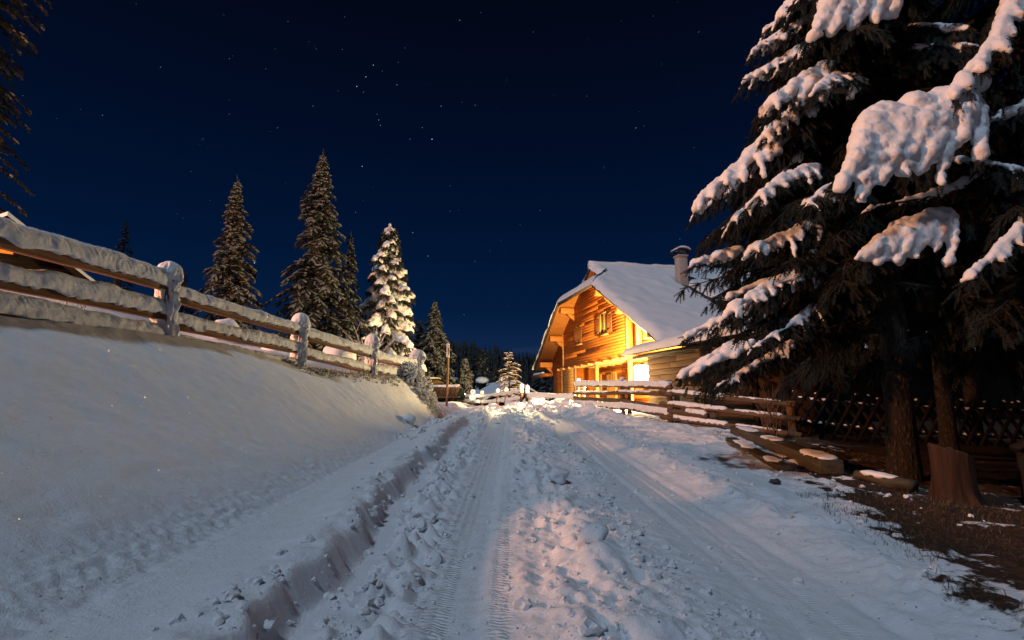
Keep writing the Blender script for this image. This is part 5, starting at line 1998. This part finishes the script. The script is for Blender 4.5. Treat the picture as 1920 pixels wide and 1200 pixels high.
def buildings():
    # dark barn at the left edge with a lit window
    ap = at(16, 396, 15.0)
    rot = R(43)
    w2 = 3.09
    ea = at(262, 572, ap[1] + w2 * math.sin(rot))
    rise = ap[2] - ea[2]
    w2 -= 0.45
    rise *= w2 / (w2 + 0.45)
    zg = gz(ap[0], 15.4) - 0.4
    T = gable_hut('dark_barn', 'dark timber barn behind the left fence with one orange-lit window', 'barn', ap[0] - 0.3, ap[1] + 0.3, zg, rot, 9, 2 * w2, ap[2] - rise - zg - 0.25, rise, 0.45, 0.16, M['barn_wood'], M['barn_wood'])
    p = at(14, 468, 15.3)
    lx, lz = 0.02, p[2] - zg
    w = MB().box((lx - 0.26, -0.09, lz - 0.17), (lx + 0.26, -0.035, lz - 0.12)).box((lx - 0.26, -0.09, lz + 0.11), (lx + 0.26, -0.035, lz + 0.15)).box((lx - 0.26, -0.09, lz - 0.12), (lx - 0.21, -0.035, lz + 0.11)).box((lx + 0.21, -0.09, lz - 0.12), (lx + 0.26, -0.035, lz + 0.11)).build('window', M['dark_wood'], T)
    MB().box((lx - 0.21, -0.06, lz - 0.12), (lx + 0.21, -0.05, lz + 0.11)).build('pane', M['window_glow'], w)
    # hut beyond the far fence
    r0 = at(966, 716, 37.0)
    r1 = at(908, 729, 47.0)
    d = np.array([r1[0] - r0[0], r1[1] - r0[1]])
    rz = math.atan2(d[1], d[0]) - math.pi / 2
    zg = r0[2] - 2.5
    T = gable_hut('snowy_hut', 'low hut with a pale snowy roof behind the far rail fence', 'hut', r0[0], r0[1], zg, rz, float(np.linalg.norm(d)), 3.8, 1.35, 1.05, 0.45, 0.16, M['dark_wood'])
    ch = MB().box((-1.05, 7.0, 1.2), (-0.55, 7.6, 2.75)).build('chimney', M['dark_wood'], T)
    lumps('snow_cap', [(-0.8, 7.3, 2.85)], np.array([[0.62, 0.55, 0.28]]), M['snow_far'], ch, 2, amp=0.12)
    # barn roof between the marker pole and the little spruce
    r0 = at(846, 708, 52.0)
    gable_hut('dark_shack', 'dark shack with a low gable behind the marker pole', 'shack', r0[0], r0[1], r0[2] - 3.0, R(-8), 6, 4.6, 1.6, 1.3, 0.4, 0.08, M['dark_wood'])


buildings()


def parked_car():
    p = at(806, 722, 30.0)
    g = gz(p[0], p[1])
    C = thing('parked_car', 'dark parked car with a line of snow along its roof, left of the marker pole', 'car', (p[0], p[1], p[2] - 1.12), R(4))
    sec = [(-2.0, 0.35), (-2.05, 0.75), (-1.75, 0.92), (-1.15, 1.0), (-0.62, 1.42), (0.55, 1.47), (1.35, 1.02), (1.9, 0.88), (2.0, 0.5), (1.95, 0.3)]
    mb = MB()
    k = len(sec)
    vs = []
    for yy, s in ((-0.82, 0.93), (-0.86, 1.0), (0.86, 1.0), (0.82, 0.93)):
        for a, b in sec:
            inset = 0.16 if b > 1.2 else 0
            vs.append((a * s, yy - math.copysign(inset, yy), b if abs(yy) > 0.83 else b))
    fs = [(i * k + j, i * k + (j + 1) % k, (i + 1) * k + (j + 1) % k, (i + 1) * k + j) for i in range(3) for j in range(k)]
    mb.add(vs, fs + [tuple(range(k))[::-1], tuple(range(3 * k, 4 * k))])
    mb.build('body', M['car'], C, bevel=0.04)
    for yy in (-0.74, 0.74):
        MB().prism([(-1.0, 1.03), (-0.58, 1.36), (0.5, 1.40), (1.1, 1.06)], 1, yy - 0.02 + math.copysign(0.0, yy), yy + 0.02).build('side_window', M['pane'], C)
        for xx in (-1.25, 1.2):
            a = np.linspace(0, 2 * math.pi, 21)[:-1]
            w = MB().prism([(xx + 0.31 * math.cos(t), 0.31 + 0.31 * math.sin(t)) for t in a], 1, yy * 1.05 - 0.1, yy * 1.05 + 0.1).build('wheel', M['rubber'], C)
            MB().prism([(xx + 0.18 * math.cos(t), 0.31 + 0.18 * math.sin(t)) for t in a], 1, yy * 1.2 - 0.02, yy * 1.2 + 0.02).build('rim', M['metal'], w)
    lumps('snow', [(-0.05, 0, 1.47)], np.array([[0.75, 0.62, 0.10]]), M['snow_far'], C, 2, amp=0.08)


parked_car()


def mesh_gate():
    a = at(800, 738, 27.5)
    b = at(862, 738, 26.0)
    z0, z1 = at(800, 744, 27.5)[2], at(800, 726, 27.5)[2]
    G = thing('slatted_gate', 'frosted gate of slanting slats in front of the parked car', 'gate', (a[0], a[1], z0), math.atan2(b[1] - a[1], b[0] - a[0]))
    L = float(np.hypot(b[0] - a[0], b[1] - a[1]))
    hh = z1 - z0
    MB().box((0, -0.03, hh - 0.06), (L, 0.03, hh)).build('top_rail', M['pole'], G)
    MB().box((0, -0.03, -0.05), (L, 0.03, 0.0)).build('bottom_rail', M['pole'], G)
    o, l = None, None
    me = None
    for k in range(int(L / 0.12)):
        x = 0.05 + k * 0.12
        if me is None:
            o = MB().prism([(0, 0), (0.035, 0), (0.035 + 0.18, hh), (0.18, hh)], 1, -0.015, 0.015).build('slat', M['pole'], G)
            me = o.data
        else:
            o = bpy.data.objects.new('slat', me)
            link(o, G)
        o.location = (x - 0.1, 0, 0)
    r, ll = bar('upper_pole', (a[0], a[1], z1), (b[0], b[1], z1), 0.03, 0.05, M['pole'], None, (0, 0, 0))
    r.parent = G
    r.location = (0, 0, hh)
    r.rotation_mode = 'XYZ'
    r.rotation_euler = (0, 0, 0)
    rail_snow(r, L, 0.05, 0.08, 0.03, 4.4, step=0.06, ripple=0.003, mat=M['snow_far'])


mesh_gate()


def marker_pole():
    p = at(838, 768, 20.0)
    g = gz(p[0], p[1])
    top = at(838, 645, 20.0)[2]
    P = thing('marker_pole', 'tall frosted wooden marker pole standing in the snow at the end of the bank', 'pole', (p[0], p[1], g - 0.3))
    h = top - g + 0.3
    MB().tube(np.stack([np.linspace(-0.02, 0.02, 8), np.zeros(8), np.linspace(0, h, 8)], 1), 0.042, 8).build('shaft', M['pole'], P, True)
    post_snow(P, 0.050, h - 0.5, h + 0.03, 50, 0.05, lean=(0.0, 0), thick=0.4, mat=M['frost'])


marker_pole()


def snow_lantern():
    p = at(886, 746, 31.0)
    g = p[2]
    S = thing('snow_lantern', 'small glowing white snowman-shaped lantern behind the far rail fence', 'lantern', (p[0], p[1], g - 0.1))
    a = lumps('lower_ball', [(0, 0, 0.12)], [0.20], M['lantern_glow'], S, 2, amp=0.10, flat=0.85)
    lumps('upper_ball', [(0.02, 0, 0.44)], [0.15], M['lantern_glow'], S, 2, amp=0.10, flat=1.05)
    MB().tube([(0.02, -0.14, 0.45), (0.02, -0.23, 0.43)], [0.035, 0.006], 8).build('nose', M['window_glow'], S)
    MB().tube([(0, 0, -0.6), (0, 0, 0.1)], 0.03, 6).build('stake', M['pole'], S)
    lamp('snow_lantern_light', (p[0] - 0.15, p[1] - 0.28, g + 0.25), 45, (1.0, 0.72, 0.34), 0.05)
    M['lantern_glow'].cycles.emission_sampling = 'NONE'


snow_lantern()


# ------------------------------------------------------------------ bushes, stones, boards and other small things
def frosty_bush():
    rg = np.random.default_rng(31)
    c = at(748, 742, 13.2)
    B = thing('frosted_bush', 'rounded frost-covered bush spilling over the end of the left snow bank', 'bush', (c[0], c[1], gz(c[0], c[1])))
    b = np.array([c[0], c[1], gz(c[0], c[1])])
    n = 1700
    cen, rad = [], []
    st = MB()
    gx = np.arange(-1.6, 1.6, 0.1)
    GX, GY = np.meshgrid(gx, gx, indexing='ij')
    GZ = gzv(b[0] + GX, b[1] + GY) - b[2]

    def _gg(x, y):
        return float(GZ[int(np.clip((x + 1.6) / 0.1, 0, 31)), int(np.clip((y + 1.6) / 0.1, 0, 31))])
    line = [(-0.75, 0.3), (-0.25, 0.1), (0.2, 0.1), (0.45, 0.4), (0.6, 0.9)]
    for k in range(n):
        t = rg.uniform(0, len(line) - 1.001)
        i = int(t)
        q = np.array(line[i]) * (1 - t + i) + np.array(line[i + 1]) * (t - i)
        a = rg.uniform(0, 6.28)
        e = rg.uniform(0.0, 1.0)
        R_ = rg.uniform(0.28, 0.42)
        x, y = q[0] + math.cos(a) * R_ * math.sqrt(1 - e * e), q[1] + math.sin(a) * R_ * math.sqrt(1 - e * e)
        z = _gg(x, y) + e * R_ * 1.05
        cen.append((x, y, z))
        rad.append(rg.uniform(0.012, 0.042))
        if k % 12 == 0:
            st.tube([(q[0], q[1], _gg(q[0], q[1])), ((q[0] + x) / 2, (q[1] + y) / 2, z * 0.6), (x * 1.03, y * 1.03, z + 0.04)], [0.008, 0.006, 0.003], 4)
    st.build('stems', M['twig'], B)
    o = lumps('frost', cen, rad, M['frost'], B, 1, amp=0.35, flat=0.9)
    tag(o, kind='stuff')
    # rough frosted grass along the crest between the second and the third post
    cen, rad = [], []
    bl = []
    for k in range(420):
        y = rg.uniform(8.4, 12.6)
        x = fence_x(y) + 0.10 + abs(rg.normal(0, 0.10))
        cen.append((x, y, rg.uniform(-0.01, 0.06)))
        rad.append(rg.uniform(0.010, 0.032))
    cen = np.array(cen)
    cen[:, 2] += gzv(cen[:, 0], cen[:, 1])
    o = lumps('frosted_turf', cen, rad, M['frost'], None, 1, amp=0.4, flat=0.9)
    tag(o, kind='stuff')


frosty_bush()


def grass_tufts():
    rg = np.random.default_rng(41)
    vs, fs = [], []

    def blade(x, y, z, l, w):
        a = rg.uniform(0, 6.28)
        b = rg.uniform(0.25, 1.0)
        d = np.array([math.cos(a) * b, math.sin(a) * b, 1.0])
        s = np.array([-math.sin(a), math.cos(a), 0]) * w
        p = np.array([x, y, z])
        m = p + d * l * 0.5
        e = p + np.array([d[0] * l * 1.1, d[1] * l * 1.1, l * 0.62])
        k = len(vs)
        vs.extend([p - s, p + s, m + s * 0.7, m - s * 0.7, e])
        fs.append((k, k + 1, k + 2))
        fs.append((k, k + 2, k + 3))
        fs.append((k + 3, k + 2, k + 4))
    x = rg.uniform(2.0, 6.5, 40000)
    y = rg.uniform(2.0, 12.5, 40000)
    e = 2.25 + 0.24 * np.clip(y - 2.5, 0, 4.5) + 0.25 * np.clip(y - 7, 0, 99)
    ok = (x > e - 0.25) & (x < e + 2.2) & (fbm2(x * 1.4, y * 1.4, 47, 3) > 0.1)
    x, y = x[ok][:6500], y[ok][:6500]
    z = gzv(x, y) - 0.005
    for a_, b_, c_ in zip(x, y, z):
        blade(a_, b_, c_, rg.uniform(0.02, 0.085), 0.0020)
    tag(mesh_np('dry_grass', vs, np.array(fs), M['grass']), kind='stuff')


grass_tufts()


def snow_clods():
    rg = np.random.default_rng(51)
    cen, rad = [], []

    def put(x, y, r):
        cen.append((x, y, r * 0.2))
        rad.append(r)
    for k in range(560):          # under the plough's cut
        y = 1.9 + 13 * rg.random() ** 1.6
        x = float(wall_x(np.array([y]))[0]) + 0.10 + abs(rg.normal(0, 0.17))
        put(x, y, min(0.06, 0.006 + rg.exponential(0.010)))
    for k in range(380):           # on the crown of the road
        y = 1.8 + 13 * rg.random() ** 1.5
        x = 0.42 + 0.1 * math.sin(y * 0.75) + rg.normal(0, 0.22)
        put(x, y, min(0.045, 0.004 + rg.exponential(0.008)))
    for k in range(900):
        y = 1.8 + 12 * rg.random() ** 1.4
        x = 0.85 + 0.08 * math.sin(y * 0.9 + 1) + rg.normal(0, 0.12)
        put(x, y, min(0.045, 0.004 + rg.exponential(0.008)))
    for k in range(600):
        y = 1.8 + 10 * rg.random() ** 1.4
        x = rg.uniform(-0.9, 2.6)
        put(x, y, min(0.035, 0.004 + rg.exponential(0.007)))
    for k in range(260):            # on the lip of the cut
        y = 2.0 + 12 * rg.random() ** 1.4
        x = float(wall_x(np.array([y]))[0]) - abs(rg.normal(0.05, 0.14))
        put(x, y, min(0.04, 0.005 + rg.exponential(0.009)))
    for k in range(420):            # the trodden right verge and the road end
        y = rg.uniform(4, 20)
        put(rg.uniform(1.9, 3.6), y, min(0.05, 0.005 + rg.exponential(0.0095)))
    for k in range(260):
        y = rg.uniform(14, 23)
        put(rg.uniform(-2.3, 2.6), y, min(0.09, 0.012 + rg.exponential(0.022)))
    for k in range(90):             # below the bank's end
        y = rg.uniform(8.5, 13.5)
        put(-1.45 - 0.35 * rg.random() - 0.012 * y, y, min(0.07, 0.01 + rg.exponential(0.02)))
    cen = np.array(cen)
    cen[:, 2] += gzv(cen[:, 0], cen[:, 1])
    o = lumps('snow_clods', cen, rad, M['snow'], None, 2, amp=0.62, freq=1.5, flat=0.8)
    o.data.polygons.foreach_set('use_smooth', np.zeros(len(o.data.polygons), bool))
    tag(o, kind='stuff')
    # the few lumps large enough to stand out
    for (u, v, Y, r, lab) in ((767, 812, 10.6, 0.13, 'angular snow block lying at the foot of the left bank'),
                              (1112, 1022, 3.35, 0.085, 'largest rounded snow lump on the right of the broken middle ridge'),
                              (1047, 900, 5.6, 0.10, 'snow lump on top of the middle ridge of the track')):
        p = at(u, v, Y)
        x, y = p[0], p[1]
        s = lumps('snow_lump', [(0, 0, 0)], [r], M['snow'], None, 3, amp=0.35, freq=1.5, flat=0.8)
        s.location = (x, y, gz(x, y) + r * 0.35)
        tag(s, lab, 'snow lump')
    # heaps thrown up at the road end, in the lamplight
    cen = []
    rad = []
    for k in range(170):
        y = rg.uniform(20.5, 23.6)
        x = rg.uniform(-0.9, 2.3)
        cen.append((x, y, gz(x, y) + 0.02))
        rad.append(rg.uniform(0.05, 0.20))
    for k in range(60):
        q = rg.normal(0, 0.33, 2)
        x, y = 1.0 + q[0], 24.3 + q[1]
        cen.append((x, y, gz(x, y) + 0.45 * math.exp(-(q @ q) / 0.2)))
        rad.append(rg.uniform(0.10, 0.24))
    o = lumps('snow_heap', cen, rad, M['snow_far'], None, 2, amp=0.4, flat=0.7)
    tag(o, kind='stuff')
    # humps behind the left fence
    for k, (u, v, Y, r, lab) in enumerate(((640, 642, 13.8, 0.55, 'rounded snow hump behind the third bay of the left fence'),
                                           (420, 610, 11.2, 0.40, 'low snow hump behind the second bay, nearer the first capped post'),
                                           (470, 628, 11.6, 0.36, 'snow hump behind the middle of the second bay of the left fence'),
                                           (520, 660, 11.4, 0.34, 'snow hump showing low behind the second capped post'))):
        p = at(u, v, Y)
        g = gz(p[0], p[1])
        s = lumps('snow_hump', [(0, 0, 0)], np.array([[r, r * 0.8, max(0.3, p[2] - g + 0.1)]]), M['snow'], None, 3, amp=0.30, freq=1.6)
        s.location = (p[0], p[1], g)
        tag(s, lab, 'snow mound')


snow_clods()


def verge_things():
    # long squared beam lying on the verge
    a, b = Vector((4.95, 12.0, 0)), Vector((3.70, 6.35, 0))
    a.z = gz(a.x, a.y) + 0.02
    b.z = gz(b.x, b.y) + 0.03
    T = thing('timber_beam', 'long squared grey timber beam lying along the right verge', 'beam', b)
    d = (a - b)
    L = d.length
    o = MB().box((0, -0.13, -0.02), (L, 0.13, 0.15)).build('beam', M['plank'], T, bevel=0.012)
    o.rotation_mode = 'QUATERNION'
    o.rotation_quaternion = d.to_track_quat('X', 'Z')
    for k, (x0, x1) in enumerate(((0.03, 0.9), (2.3, 3.1), (4.0, 5.3))):
        s = rail_snow(o, L, 0.12, 0.035, 0.148, k * 2.1, x0, x1, 0.004, front=0.0)
    # a second board below it
    p, q = Vector((3.25, 6.55, gz(3.25, 6.55) + 0.03)), Vector((3.85, 9.6, gz(3.85, 9.6) + 0.03))
    t = thing('loose_board', 'shorter dark board half under snow beside the long beam', 'board', p)
    o = MB().box((0, -0.09, -0.02), ((q - p).length, 0.09, 0.04)).build('board', M['plank'], t, bevel=0.006)
    o.rotation_mode = 'QUATERNION'
    o.rotation_quaternion = (q - p).to_track_quat('X', 'Z')
    rail_snow(o, (q - p).length, 0.085, 0.03, 0.035, 1.7, 0.25, 0.75, 0.003, front=0.0)
    rail_snow(o, (q - p).length, 0.085, 0.03, 0.035, 2.7, 1.6, 2.6, 0.003, front=0.0)
    # rotten log
    p, q = Vector((3.78, 6.05, gz(3.78, 6.05) + 0.05)), Vector((3.98, 5.45, gz(3.98, 5.45) + 0.05))
    t = thing('rotten_log', 'short rotten log with snow on top, between the beam end and the stump', 'log', p)
    n = 14
    xx = np.linspace(0, (q - p).length, n)
    o = MB().tube(np.stack([xx, 0.02 * np.sin(xx * 9), 0.01 * np.sin(xx * 14)], 1), 0.065 * (1 + 0.35 * vn2(xx * 5, xx * 0, 97)), 12, 0.25, 9).build('trunk_piece', M['plank'], t, True)
    o.rotation_mode = 'QUATERNION'
    o.rotation_quaternion = (q - p).to_track_quat('X', 'Z')
    rail_snow(o, float(xx[-1]), 0.06, 0.035, 0.04, 3.7, 0.05, float(xx[-1]) * 0.8, 0.006, front=0.0)
    # stump with a slanting top
    sx, sy = 4.05, 5.05
    g = gz(sx, sy) - 0.08
    S = thing('tree_stump', 'weathered brown tree stump with a slanting top at the right edge', 'stump', (sx, sy, g))
    m, n = 48, 26
    a = np.linspace(0, 2 * math.pi, m, endpoint=False)
    tt = np.linspace(0, 1, n)
    Tq, A = np.meshgrid(tt, a, indexing='ij')
    flare = 1 + 0.75 * np.exp(-Tq / 0.16)
    root = 1 + 0.22 * np.cos(A * 5 + 0.6) * np.exp(-Tq / 0.22)
    fl = 1 + 0.09 * vn3(np.stack([np.cos(A).ravel() * 5, np.sin(A).ravel() * 5, Tq.ravel() * 1.6], 1), 98).reshape(Tq.shape)
    rr = 0.165 * flare * root * fl * (1 - 0.07 * np.abs(np.sin(A * 6.5 + 1.2 * vn3(np.stack([np.cos(A).ravel() * 2, np.sin(A).ravel() * 2, Tq.ravel() * 2], 1), 99).reshape(Tq.shape))) ** 3)
    hh = 0.53 - 0.06 * np.cos(A + 0.2) * 1.0
    v = np.stack([rr * np.cos(A), rr * np.sin(A), Tq * hh], -1).reshape(-1, 3)
    i = np.arange(n - 1)[:, None] * m
    j = np.arange(m)[None, :]
    k = (j + 1) % m
    f = np.stack([i + j, i + k, i + m + k, i + m + j], -1).reshape(-1, 4)
    v = np.concatenate([v, [(0, 0, 0.53)]])
    top = (n - 1) * m
    f3 = np.stack([top + np.arange(m), top + (np.arange(m) + 1) % m, np.full(m, len(v) - 1)], 1)
    mesh_np('trunk_piece', v, [f, f3], M['stump'], S)
    v = [(0.16 * math.cos(q) * s, 0.16 * math.sin(q) * s, 0.536 - 0.06 * s * math.cos(q + 0.2) + 0.015 * (1 - s)) for s in (1.0, 0.55) for q in a] + [(0, 0, 0.555)]
    f = [[j, (j + 1) % m, m + (j + 1) % m, m + j] for j in range(m)]
    f3 = [[m + j, m + (j + 1) % m, 2 * m] for j in range(m)]
    mesh_np('snow', v, [np.array(f), np.array(f3)], M['snow'], S, True)
    # pen of upright boards with a slanting top
    px_, py_ = 4.62, 5.0
    g = gz(px_, py_) - 0.1
    P = thing('board_pen', 'dark pen of upright boards with a slanting top edge, right of the stump', 'wooden pen', (px_, py_, g), R(-6))
    for k in range(8):
        x0 = k * 0.155
        h0 = 0.62 + k * 0.082
        MB().prism([(x0, -0.05), (x0 + 0.148, -0.05), (x0 + 0.148, h0 + 0.082), (x0, h0)], 1, -0.02 + 0.006 * (k % 3), 0.02 + 0.006 * (k % 3)).build('board', M['dark_wood'], P)
    MB().prism([(-0.02, 0.58), (1.26, 1.25), (1.26, 1.29), (-0.02, 0.62)], 1, -0.05, 0.06).build('cap_board', M['dark_wood'], P)
    MB().box((0.55, -0.06, 0.36), (1.3, -0.022, 0.46)).build('cross_board', M['dark_wood'], P)
    # stone
    p = at(1455, 935, 5.7)
    s = lumps('stone', [(0, 0, 0)], [0.05], M['stone'], None, 3, amp=0.4, flat=0.7)
    s.location = (p[0], p[1], gz(p[0], p[1]) + 0.015)
    tag(s, 'small dark stone in the thin snow left of the beam end', 'stone')
    # bare twigs by the end post
    rg = np.random.default_rng(6)
    x, y = 5.55, 11.6
    T = thing('bare_shrub', 'bare brown twigs growing in front of the last post of the pole fence', 'shrub', (x, y, gz(x, y)))
    for k in range(26):
        a = rg.uniform(0, 6.28)
        tilt = rg.uniform(0.05, 0.55)
        l = rg.uniform(0.5, 1.15)
        t = np.linspace(0, 1, 6)
        ox, oy = rg.normal(0, 0.10, 2)
        c = np.stack([ox + np.cos(a) * tilt * l * t ** 1.3, oy + np.sin(a) * tilt * l * t ** 1.3, l * t], 1)
        mb = MB().tube(c, np.linspace(0.008, 0.003, 6), 4)
        for q in (2, 3, 4):
            b = a + rg.uniform(-1.4, 1.4)
            e = c[q] + np.array([np.cos(b) * 0.16, np.sin(b) * 0.16, 0.16]) * rg.uniform(0.5, 1.3)
            mb.tube([c[q], e], [0.004, 0.002], 3)
        mb.build('stem', M['twig'], T)
    # dry weed stalks behind the first bay
    x, y = -5.25, 6.3
    T = thing('dry_weeds', 'frosted dry weed stalks poking through the snow behind the first fence bay', 'weeds', (x, y, gz(x, y)))
    for k in range(9):
        ox = rg.uniform(-0.2, 0.2)
        l = rg.uniform(0.10, 0.22)
        dx = rg.normal(0, 0.08)
        st = MB().tube([(ox, 0, -0.05), (ox + dx * 0.4, 0.02, l * 0.6), (ox + dx, 0.02, l)], [0.005, 0.004, 0.003], 5).build('stalk', M['twig'], T)
        for q in range(4):
            st2 = lumps('seed_head', [(ox + dx + rg.normal(0, 0.012), 0.02, l + 0.014 * q)], [0.009], M['frost'], st, 1, amp=0.4, flat=1.0)


verge_things()
